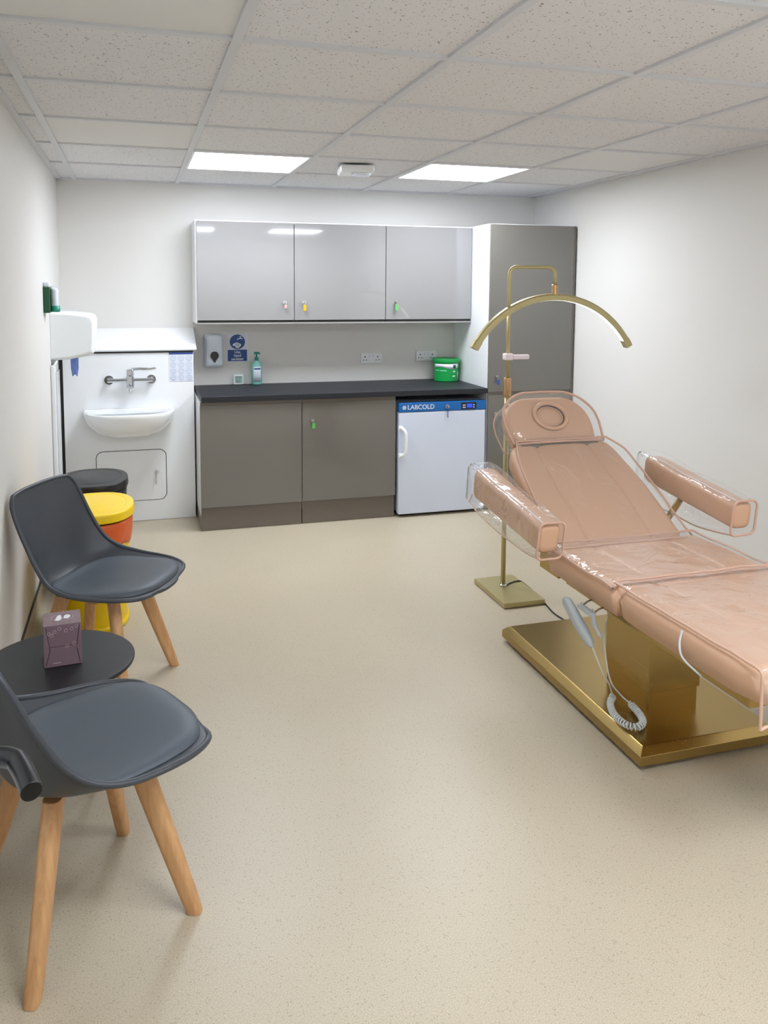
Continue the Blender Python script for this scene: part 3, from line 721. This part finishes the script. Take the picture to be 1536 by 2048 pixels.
# round side table and tissue box
t = thing('side_table', 'low round black side table between the two grey chairs', 'table', (.238, -3.352, 0))
MB().lathe((0, 0, .445), [(0, -.008), (.215, -.008), (.222, -.004), (.222, .004), (.219, .007), (0, .007)], 64).build('table_top', TABLE, t, bevel=.001)
for k in range(3):
    a = 2*PI*k/3+PI/10
    MB().tube([(.150*math.cos(a), .150*math.sin(a), .440), (.095*math.cos(a), .095*math.sin(a), .003)], [.010, .009], 12).build('leg', BLACK, t, smooth=True)
BOXM = mat('mauve_printed_card', (126, 104, 110), .32, vary=(30, .06))
BOXL = mat('mauve_light_print', (176, 154, 160), .3, bump=(60, .02, .001))
BOXS = mat('white_box_print', (236, 234, 238), .25, bump=(60, .02, .001))
t = thing('tissue_box', 'small mauve cube tissue box with white emblem on the round table', 'box', (.250, -3.345, .4525), math.radians(5))
hb = .053; hz = .128
MB().box(-hb, hb, -hb, hb, 0, hz).build('carton', BOXM, t, bevel=.0012)
car = t.children[0]
def el(rx, ry, z, n=28, cx=0, cy=0): return [Vector((cx+rx*math.cos(2*PI*k/n), cy+ry*math.sin(2*PI*k/n), z)) for k in range(n)]
MB().tube([Vector((.031*math.cos(a), .031*math.sin(a), hz+.0006)) for a in [2*PI*k/32 for k in range(33)]], .0011, 5, False).build('emblem_ring', BOXL, car)
b = MB()
b.rings([[Vector((x, y, z)) for x, y in ((-.021, -.016), (-.016, .004), (-.013, .018), (-.004, .024), (-.002, .008), (.0, -.004), (-.006, -.018), (-.012, -.021))] for z in (hz, hz+.001)])
b.rings([[Vector((x, y, z)) for x, y in ((.004, -.006), (.006, .012), (.012, .021), (.024, .014), (.024, .0), (.016, -.012))] for z in (hz, hz+.001)])
b.build('emblem', BOXS, car)
b = MB(); rr = random.Random(3)
for k in range(26):
    a = rr.uniform(0, 2*PI); r = rr.uniform(.036, .05); x, y = r*math.cos(a)*1.1, r*math.sin(a)*1.1
    x = max(-.049, min(.049, x)); y = max(-.049, min(.049, y)); d = rr.uniform(0, PI)
    b.tube([(x-.003*math.cos(d), y-.003*math.sin(d), hz+.0004), (x+.003*math.cos(d), y+.003*math.sin(d), hz+.0004)], .0009, 4)
b.build('top_pattern', BOXL, car); b = MB()
for k in range(9):
    x, z = (-.038, -.022, -.008, .010, .026, .040, -.030, .012, .032)[k], (.104, .108, .116, .108, .112, .118, .098, .060, .066)[k]
    if k == 7: b.build('front_pattern', BOXL, car); b = MB()
    b.tube([Vector((x+.0045*math.cos(q), -hb-.0005, z+.0045*math.sin(q))) for q in [2*PI*j/12 for j in range(13)]], .0009, 4, False)
b.build('lower_pattern', BOXL, car)
b = MB().tube([(-.046, -hb-.0005, .122), (-.036, -hb-.0005, .062), (.040, -hb-.0005, .062), (.048, -hb-.0005, .122)], .0008, 4).tube([(-.048, -hb-.0005, .006), (-.036, -hb-.0005, .05), (-.036, -hb-.0005, .062)], .0008, 4).tube([(.048, -hb-.0005, .006), (.040, -hb-.0005, .05)], .0008, 4)
b.build('fold_lines', BLACK, car); MB().box(-.028, -.006, -hb-.0006, -hb, .010, .013).build('bottom_print', BOXL, car)

# ------------------------------------------------------------------ door with lever handle, left of the camera
DX = .205
dl = box('door_1', DX-.044, DX, -5.79, -4.90, .008, 2.06, WHITE, bevel=.002)
struct(dl, 'white door standing open at the near left', 'door')
hz = 1.07
hp = catmull([(DX, -4.985, hz), (DX+.06, -4.983, hz), (DX+.118, -4.975, hz), (DX+.140, -4.985, hz), (DX+.149, -5.002, hz-.001), (DX+.157, -5.022, hz-.003), (DX+.164, -5.042, hz-.006)], 8)
MB().tube(hp, .0112, 20).build('lever_handle', HAND, dl, smooth=False, bevel=.001)
MB().tube([(DX, -4.985, hz), (DX+.008, -4.985, hz)], .027, 24).build('handle_rose', HAND, dl)

# ------------------------------------------------------------------ treatment bed
bed = thing('treatment_couch', 'beige treatment couch under clear plastic covers on gold base', 'treatment couch', (2.33, -3.2, 0))
def pad(name, O, U, V, W, L, th, r, grooves=(), gd=.006, puff=.01, na=46, nb=30, cr=10, ck=.0, endr=None, m=PEACH, par=bed):
    """cushion: O = middle of the underside, U across, V along, W(b) half width, L length"""
    U = Vector(U).normalized(); V = Vector(V).normalized(); N = U.cross(V).normalized(); O = Vector(O)
    def samples(n, half, extra=()):
        s = set()
        for k in range(n+1): s.add(round(-1+2*k/n, 5))
        for k in range(1, 9):
            e = 1-(r/half)*(1-math.cos(PI/2*k/8)); s.add(round(e, 5)); s.add(round(-e, 5))
        for g_ in extra:
            for d in (-.012, -.006, -.003, 0, .003, .006, .012): s.add(round(g_+d/half, 5))
        return sorted(x for x in s if -1 <= x <= 1)
    w0 = W(0) if callable(W) else W
    A = samples(na, w0, grooves); B = samples(nb, L/2)
    top, bot = [], []
    for b_ in B:
        w = W(b_) if callable(W) else W
        w *= 1-ck*abs(b_)**cr
        for a in A:
            ea, eb = (1-abs(a))*w, (1-abs(b_))*L/2
            da, db = max(0, 1-ea/r), max(0, 1-eb/r); d = min(1, math.hypot(da, db))
            z = th-r+r*math.sqrt(max(0, 1-d*d))+puff*(1-a*a)*(1-b_*b_)
            for g_ in grooves: z -= gd*math.exp(-(((a-g_)*w)/.006)**2)*(1 if d < .9 else .3)+gd*.6*math.exp(-(((a-g_)*w)/.03)**2)
            P = O+U*(a*w)+V*(b_*L/2)
            top.append(P+N*z); bot.append(O+U*(a*w*.97)+V*(b_*L/2*.985)+N*0)
    n = len(A); m_ = len(B); nf = len(top); f = []
    for i in range(m_-1):
        for j in range(n-1):
            q = (i*n+j, i*n+j+1, (i+1)*n+j+1, (i+1)*n+j); f.append(q); f.append(tuple(reversed([x+nf for x in q])))
    bd = [j for j in range(n)]+[i*n+n-1 for i in range(1, m_)]+[(m_-1)*n+j for j in range(n-2, -1, -1)]+[i*n for i in range(m_-2, 0, -1)]
    for k in range(len(bd)):
        p, q = bd[k], bd[(k+1) % len(bd)]; f.append((p, q, q+nf, p+nf))
    return keep(mesh(name, top+bot, f, m, par, True), bed)
def sheet(name, O, U, V, Wl, Wr, L0, L1, hfun, m=PVC, par=bed, na=40, nb=36, pipe=True, wob=.006, seed=0, pipem=PIPING, pr=.0045, lfun=None, ymin=-9):
    """clear film over a cushion; hfun(x, y) height along the normal"""
    U = Vector(U).normalized(); V = Vector(V).normalized(); N = U.cross(V).normalized(); O = Vector(O)
    v = []
    for i in range(nb+1):
        y = L0+(L1-L0)*i/nb
        l, r = (lfun(y) if lfun else (Wl, Wr))
        for j in range(na+1):
            x = -l+(l+r)*j/na
            q = Vector((x*9+seed, y*9, seed*1.7))
            h = hfun(x, y)+wob*(noise.noise(q)+.5*noise.noise(q*2.3))+wob*.7
            xx = x; yy = max(y, ymin)
            v.append(O+U*xx+V*yy+N*h)
    n = na+1
    f = [(i*n+j, i*n+j+1, (i+1)*n+j+1, (i+1)*n+j) for i in range(nb) for j in range(na)]
    o = keep(mesh(name, v, f, m, par, True), bed)
    if pipe:
        loop = [v[j] for j in range(n)]+[v[i*n+na] for i in range(1, nb+1)]+[v[nb*n+j] for j in range(na-1, -1, -1)]+[v[i*n] for i in range(nb-1, -1, -1)]
        keep(MB().tube(loop, pr, 8, False).build('piping', pipem, o, smooth=True), bed)
    return o
BC = 2.362
# seat
ST = .58; SB = .478
pad('seat_cushion', (BC, -3.345, SB), (1, 0, 0), (0, 1, 0), .340, .470, .100, .035, (-.5, .5), puff=.006)
LV = Vector((0, 1, -.012)).normalized()
pad('leg_cushion', (BC, -3.905, SB+.008), (1, 0, 0), LV, lambda b: .340-.02*max(0, -b-.7)/.3, .650, .100, .040, (-.5, .5), puff=.010, ck=.05, cr=14)
# backrest
ang = math.radians(30.5); BV = Vector((0, math.cos(ang), math.sin(ang))); BN = Vector((0, -math.sin(ang), math.cos(ang)))
bo = Vector((2.340, -3.135, .585))+BV*.30-BN*.09
def bw_(b): 
    t_ = (b+1)/2
    return interp(t_, [(0, .295), (.5, .292), (.78, .272), (.92, .258), (1, .225)])
pad('backrest_cushion', bo, (1, 0, 0), BV, bw_, .62, .090, .035, (-.5, .5), puff=.012, ck=.02, cr=16)
# headrest
ha = math.radians(58); HV = Vector((-.10, math.cos(ha), math.sin(ha))); HN = Vector((0, -math.sin(ha), math.cos(ha)))
ho = Vector((2.335, -2.605, .885))+HV*.115-HN*.07
def hw_(b):
    t_ = (b+1)/2
    return interp(t_, [(0, .208), (.35, .220), (.60, .214), (.78, .190), (.90, .155), (.97, .120), (1, .095)])
head = pad('headrest_cushion', ho, (1, 0, 0), HV, hw_, .235, .072, .028, (), puff=.012, na=50, nb=40)
hc = ho+HV*.008+HN*.074-Vector((.0, 0, 0))
def ovr(a, rx, ry, n_): return hc+Vector((1, 0, 0))*(rx*math.cos(a))+HV*(ry*math.sin(a))+HN*n_
N_ = 40
rs = [[ovr(2*PI*k/N_, .080+.010*math.cos(q), .064+.010*math.cos(q), .014+.010*math.sin(q)) for k in range(N_)] for q in [PI*j/8-.3 for j in range(10)]]
keep(MB().rings(rs, False, False).build('face_hole_ring', PEACH, head, smooth=True), bed)
rs = [[ovr(2*PI*k/N_, .064*s_, .048*s_, z) for k in range(N_)] for s_, z in ((1, -.01), (1, .004), (.92, .010), (.6, .014), (.1, .016))]
keep(MB().rings(rs).build('face_hole_plug', PEACH, head, smooth=True), bed)
keep(MB().tube([ovr(2*PI*k/N_, .069, .053, .009) for k in range(N_+1)], .0028, 6, False).build('face_hole_shadow_seam', BAND, head, smooth=True), bed)
keep(MB().box(2.335-.20, 2.335+.20, -2.64, -2.60, .845, .885).build('headrest_hinge_cover', TAUPE, bed, bevel=.01), bed)
# covers
def seat_h(edge, lo, hi, w, fall, th=.110):
    def h(x, y):
        e = max(0, abs(x)-w); z = th-min(.10, e*.5)
        if y < lo: z -= min(.14, (lo-y)*1.6)
        if y > hi: z -= (y-hi)*.6
        return z
    return h
sheet('seat_cover', (BC, -3.345, SB), (1, 0, 0), (0, 1, 0), .345, .35, -.225, .225, seat_h(0, -9, 9, .318, .5), wob=.004, seed=1)
def leg_h(x, y):
    z = .114
    e = max(0, abs(x)-.325); z -= e*.5
    d = max(0, -.31-y); z -= d*d*6 if d < .035 else .0074+(d-.035)*1.0
    return z
sheet('leg_cover', (BC, -3.905, SB+.008), (1, 0, 0), LV, .338, .36, -.50, .335, leg_h, wob=.005, seed=4, nb=56, ymin=-.342)
keep(MB().tube(catmull([(2.020, -3.93, .578), (2.012, -3.93, .54), (2.014, -3.945, .50), (2.05, -3.985, .458)], 6), .0035, 6).build('cover_tie', PAPER, bed, smooth=True), bed)
bt = bo+BN*.09
sheet('backrest_cover', bo, (1, 0, 0), BV, 0, 0, -.325, .30, lambda x, y: .099+.012*(1-(y/.31)**2)*.8-max(0, abs(x)-.28)*.7, wob=.005, seed=8,
      lfun=lambda y: (interp((y+.325)/.625, [(0, .30), (.5, .285), (.8, .262), (1, .222)]), interp((y+.325)/.625, [(0, .37), (.25, .33), (.5, .325), (.8, .30), (1, .235)])))
# headrest cover: front film, side film
hl = []
for k in range(41):
    b_ = -1+2*k/40; hl.append((b_, hw_(b_)*1.06+.006))
v = []; na = 24
for b_, w in hl:
    for j in range(na+1):
        a = -1+2*j/na; q = Vector((a*3, b_*3, 2)); v.append(ho+Vector((1, 0, 0))*(a*w)+HV*(b_*.125+.002)+HN*(.088+.010*(1-a*a)+.004*noise.noise(q)))
n = na+1; f = [(i*n+j, i*n+j+1, (i+1)*n+j+1, (i+1)*n+j) for i in range(40) for j in range(na)]
hcov = keep(mesh('headrest_cover', v, f, PVC, bed, True), bed)
edge = [v[j] for j in range(n)]+[v[i*n+na] for i in range(1, 41)]+[v[40*n+j] for j in range(na-1, -1, -1)]+[v[i*n] for i in range(39, -1, -1)]
keep(MB().tube(edge, .0055, 8, False).build('piping', PIPING, hcov, smooth=True), bed)
back_e = [p-HN*(.115)+Vector((0, 0, -.004)) for p in edge]
sk = MB().rings([[a, b] for a, b in zip(edge, back_e)], False, False, False)
keep(sk.build('side_film', PVC, hcov, smooth=True), bed)
keep(MB().tube([p for p in back_e[n-1:]], .0035, 6, False).build('back_piping', PIPING, hcov, smooth=True), bed)
# armrests
def arm(P0, P1, w0, h0, w1, h1, droop, lab):
    P0, P1 = Vector(P0), Vector(P1); d = (P1-P0).normalized(); side = Vector((1, 0, 0)); side = (side-d*side.dot(d)).normalized(); up = side.cross(d).normalized()
    if up.z < 0: up = -up
    def ring(u, k=1.0, grow=0, drop=0, rad=.3):
        c = P0.lerp(P1, u); w, h = (w0+(w1-w0)*u)*k+grow, (h0+(h1-h0)*u)*k+grow
        return [c+side*a+up*(b-drop*(1 if b < 0 else 0)) for a, b in rrect(w, h, min(w, h)*rad, 5)]
    rs = [ring(0, .55), ring(.0, .82), ring(.012, .95), ring(.03, 1)]+[ring(.03+.92*k/14) for k in range(1, 15)]+[ring(.985, .93), ring(.998, .78), ring(1, .5)]
    a = keep(MB().rings(rs).build('armrest', PEACH, bed, smooth=True), bed)
    def cr_(u):
        L_ = ring(u, 1, .022+.006*math.sin(u*9), droop*math.sin(min(1, max(0, u))*PI*.85)+.008, .22)
        return [p+up*.005*noise.noise(p*7)+side*.005*noise.noise(p*6+Vector((3, 1, 2))) for p in L_]
    rs = [cr_(-.02+1.08*k/26) for k in range(27)]
    rs.append([p.lerp(sum(rs[-1], Vector())/len(rs[-1]), .35)+d*.006 for p in rs[-1]])
    cv_ = keep(MB().rings(rs, False, False).build('armrest_cover', PVC, bed, smooth=True), bed)
    keep(MB().tube(rs[0]+[rs[0][0]], .0048, 8, False).build('piping', PIPING, cv_, smooth=True), bed)
    nn = len(rs[0]); lo = min(range(nn), key=lambda k: (rs[5][k]-P0).dot(up)+(.3*(rs[5][k]-P0).dot(side)))
    keep(MB().tube([r[lo] for r in rs], .0032, 6).build('lower_seam', PIPING, cv_, smooth=True), bed)
    hi_ = max(range(nn), key=lambda k: (rs[5][k]-P0).dot(up)-(.3*(rs[5][k]-P0).dot(side)))
    keep(MB().tube([r[hi_] for r in rs], .0016, 6).build('upper_seam', SILVER, cv_, smooth=True), bed)
    return a, up
al, up = arm((1.958, -3.235, .650), (1.945, -2.66, .735), .090, .118, .108, .142, .035, 'l')
ar, up = arm((2.768, -3.300, .695), (2.775, -2.70, .762), .090, .112, .095, .125, .06, 'r')
for sx, x, xe in ((-1, 2.07, 1.97), (1, 2.62, 2.752)):
    b = MB().tube([(x, -3.02, .52), (x+sx*.03, -2.99, .60), (xe, -2.95, .68)], .014, 10).box(*sorted((x, x+sx*.012)), -3.13, -2.98, .45, .57)
    keep(b.build('arm_bracket', GOLD, bed, bevel=.001), bed)
# gold lifting frame, column, base
b = MB().box(2.075, 2.650, -4.15, -3.16, .440, .478)
keep(b.build('seat_frame', GOLD, bed, bevel=.003), bed)
bk = MB(); q0 = bo-BN*.002
rs = [[q0+Vector((sx*.24, 0, 0))+BV*y-BN*z for sx, z in ((-1, 0), (1, 0), (1, .03), (-1, .03))] for y in (-.30, .27)]
keep(MB().rings(rs).build('backrest_frame', GOLD, bed, bevel=.003), bed)
keep(MB().box(2.208, 2.424, -3.520, -3.245, .150, .441).build('column_sleeve', GOLD, bed, bevel=.002), bed)
keep(MB().box(2.214, 2.418, -3.514, -3.251, .072, .20).build('column', GOLD, bed, bevel=.002), bed)
def sq(i, z, x0=2.047, x1=2.606, y0=-3.715, y1=-2.665): return [Vector((x0+i, y0+i, z)), Vector((x1-i, y0+i, z)), Vector((x1-i, y1-i, z)), Vector((x0+i, y1-i, z))]
keep(MB().rings([sq(.004, .016), sq(0, .018), sq(0, .050), sq(.022, .070), sq(.026, .0735)]).build('base_plate', GOLD, bed, bevel=.0015), bed)
for x in (2.10, 2.55):
    for y in (-3.66, -2.72):
        keep(MB().lathe((x, y, .0), [(0, .0005), (.022, .0005), (.024, .004), (.018, .016), (0, .016)], 18).build('foot', BLACK, bed), bed)
# remote handset hanging on a hook with coiled cord
def rem_ring(c, w, h, d):
    s_ = Vector((0, 1, 0)); n_ = d.cross(s_).normalized()
    return [c+s_*a+n_*b_ for a, b_ in rrect(w, h, min(w, h)*.45, 4)]
hk = MB().tube([(2.052, -3.395, .468), (2.030, -3.395, .462), (2.012, -3.395, .450), (2.004, -3.395, .458)], .0035, 8).tube([(2.052, -3.470, .468), (2.030, -3.470, .462), (2.012, -3.470, .452), (2.004, -3.470, .462)], .0035, 8)
keep(hk.build('hook_pins', CHROME, bed, smooth=True), bed)
hb_ = MB().box(1.992, 2.016, -3.478, -3.385, .440, .452).tube(catmull([(2.004, -3.472, .446), (2.008, -3.480, .41), (2.014, -3.500, .385), (2.018, -3.508, .372)], 4), [.009]*6+[.007]*4+[.004]*3, 8)
keep(hb_.build('remote_hook', REMG, bed, bevel=.002), bed)
A = Vector((1.988, -3.305, .446)); B_ = Vector((1.996, -3.488, .335)); d = (B_-A).normalized(); rs = []
for u, w, h in ((0, .014, .014), (.03, .030, .024), (.10, .046, .030), (.35, .046, .034), (.7, .040, .038), (.92, .032, .030), (1.0, .012, .010)):
    c = A.lerp(B_, u); n_ = Vector((1, 0, 0)); s_ = n_.cross(d).normalized()
    rs.append([c+s_*a+n_*q for a, q in rrect(w, h, min(w, h)*.45, 4)])
remo = keep(MB().rings(rs).build('remote_handset', REMG, bed, smooth=True, bevel=.001), bed)
cord = catmull([(1.996, -3.486, .338), (2.03, -3.50, .25), (2.08, -3.47, .18), (2.115, -3.44, .118), (2.13, -3.42, .098)], 8)
keep(MB().tube(cord, .0028, 8).build('cord', PVCW, remo, smooth=True), bed)
path = catmull([(2.135, -3.415, .100), (2.100, -3.452, .094), (2.072, -3.520, .0935), (2.072, -3.585, .0935), (2.100, -3.615, .0935), (2.140, -3.590, .0935), (2.160, -3.54, .0935), (2.170, -3.475, .0935)], 14)
cl = []
L_ = [0]
for a, b_ in zip(path, path[1:]): L_.append(L_[-1]+(b_-a).length)
turns = 36; NP = turns*12
for k in range(NP+1):
    s_ = L_[-1]*k/NP; i = max(0, min(len(path)-2, next((j for j in range(len(L_)-1) if L_[j+1] >= s_), len(path)-2)))
    u = (s_-L_[i])/max(1e-6, L_[i+1]-L_[i]); c = path[i].lerp(path[i+1], u); tg = (path[i+1]-path[i]).normalized()
    a1 = Vector((0, 0, 1)); a1 = (a1-tg*a1.dot(tg)).normalized(); a2 = tg.cross(a1); ph = 2*PI*turns*k/NP
    cl.append(c+(a1*math.cos(ph)+a2*math.sin(ph))*.0105)
keep(MB().tube(cl, .0030, 6).build('coiled_cord', PVCW, remo, smooth=True), bed)
keep(MB().tube(catmull([(2.170, -3.475, .095), (2.155, -3.43, .11), (2.12, -3.42, .16), (2.11, -3.40, .24), (2.12, -3.37, .32), (2.15, -3.35, .40), (2.18, -3.33, .445)], 8), .0028, 8).build('return_cord', PVCW, remo, smooth=True), bed)

# ------------------------------------------------------------------ half-moon lamp
lamp = thing('half_moon_lamp', 'gold half-moon LED floor lamp behind the couch headrest', 'lamp', (2.310, -2.12, 0))
MB().box(-.098, .128, -.222, .148, .003, .028).build('base', LGOLD, lamp, bevel=.002)
MB().lathe((0, 0, .028), [(0, 0), (.020, 0), (.020, .010), (.015, .014), (0, .014)], 20).build('base_collar', CHROME, lamp, bevel=.0005)
MB().tube([(0, 0, .03), (0, 0, 1.09)], .0125, 16).build('lower_pole', LGOLD, lamp, smooth=True)
MB().lathe((0, 0, 1.035), [(0, 0), (.020, 0), (.0205, .005), (.0205, .09), (.018, .095), (0, .095)], 20).build('height_clamp', COPPER, lamp, bevel=.0005)
pts = [(0, 0, 1.10), (0, 0, 1.655)]
for k in range(1, 7): a = PI/2*k/6; pts.append((.04-.04*math.cos(a), 0, 1.655+.04*math.sin(a)))
for k in range(0, 7): a = PI/2*k/6; pts.append((.218+.04*math.sin(a), 0, 1.655+.04*math.cos(a)))
pts += [(.258, 0, 1.595)]
MB().tube(pts, .0095, 14).build('gooseneck_pole', LGOLD, lamp, smooth=True)
MB().lathe((.258, 0, 1.555), [(0, 0), (.017, 0), (.017, .05), (.014, .053), (0, .053)], 18).build('joint', COPPER, lamp, bevel=.0005)
# arc: circle through the two ends and the apex
ax, az = .258, 1.545; hw2, sag = .448, .262
R = (hw2**2+sag**2)/(2*sag); cz = az-R; amax = math.asin(hw2/R)
rs, rl = [], []
for k in range(49):
    a = -amax+2*amax*k/48; e = Vector((math.sin(a), 0, math.cos(a))); y = Vector((0, 1, 0)); c = Vector((ax, 0, cz))
    tl = math.radians(3); pe = y*math.cos(tl)+e*math.sin(tl); qe = e*math.cos(tl)-y*math.sin(tl)   # q points outwards and to the front
    sec = [(-.018, -.018), (-.018, .008), (-.011, .016), (.011, .016), (.018, .008), (.018, -.018), (.0145, -.018), (.0145, -.008), (-.0145, -.008), (-.0145, -.018)]
    rs.append([c+e*R+qe*q+pe*p for p, q in sec])
    rl.append([c+e*R+qe*q+pe*p for p, q in ((-.0142, -.0185), (-.0142, -.009), (.0142, -.009), (.0142, -.0185))])
arc = MB().rings(rs).build('arc_housing', LGOLD, lamp, bevel=.001)
MB().rings(rl[2:-2]).build('led_strip', LEDM, arc)
for rr_ in (rs[0:3], rs[-3:]):
    cs = [sum(r, Vector())/len(r) for r in rr_]
    MB().rings([[c_+(r[k]-c_)*1.12 for k in range(6)] for r, c_ in zip(rr_, cs)]).build('end_cap', LGOLD, arc)
b = MB().box(-.022, .022, -.026, .020, 1.222, 1.256); b.build('holder_clamp', PINKW, lamp, bevel=.006)
MB().box(.018, .108, -.032, -.006, 1.226, 1.250).build('phone_holder', PINKW, lamp, bevel=.006)
MB().tube(catmull([(.012, -.012, .034), (.05, .02, .032), (.115, .04, .031), (.145, .02, .012), (.150, -.06, .0045), (.132, -.20, .0045), (.112, -.34, .0045), (.118, -.44, .0045), (.10, -.52, .0045), (.092, -.54, .0045)], 8), .0035, 8).build('power_cable', BLACK, lamp, smooth=True)
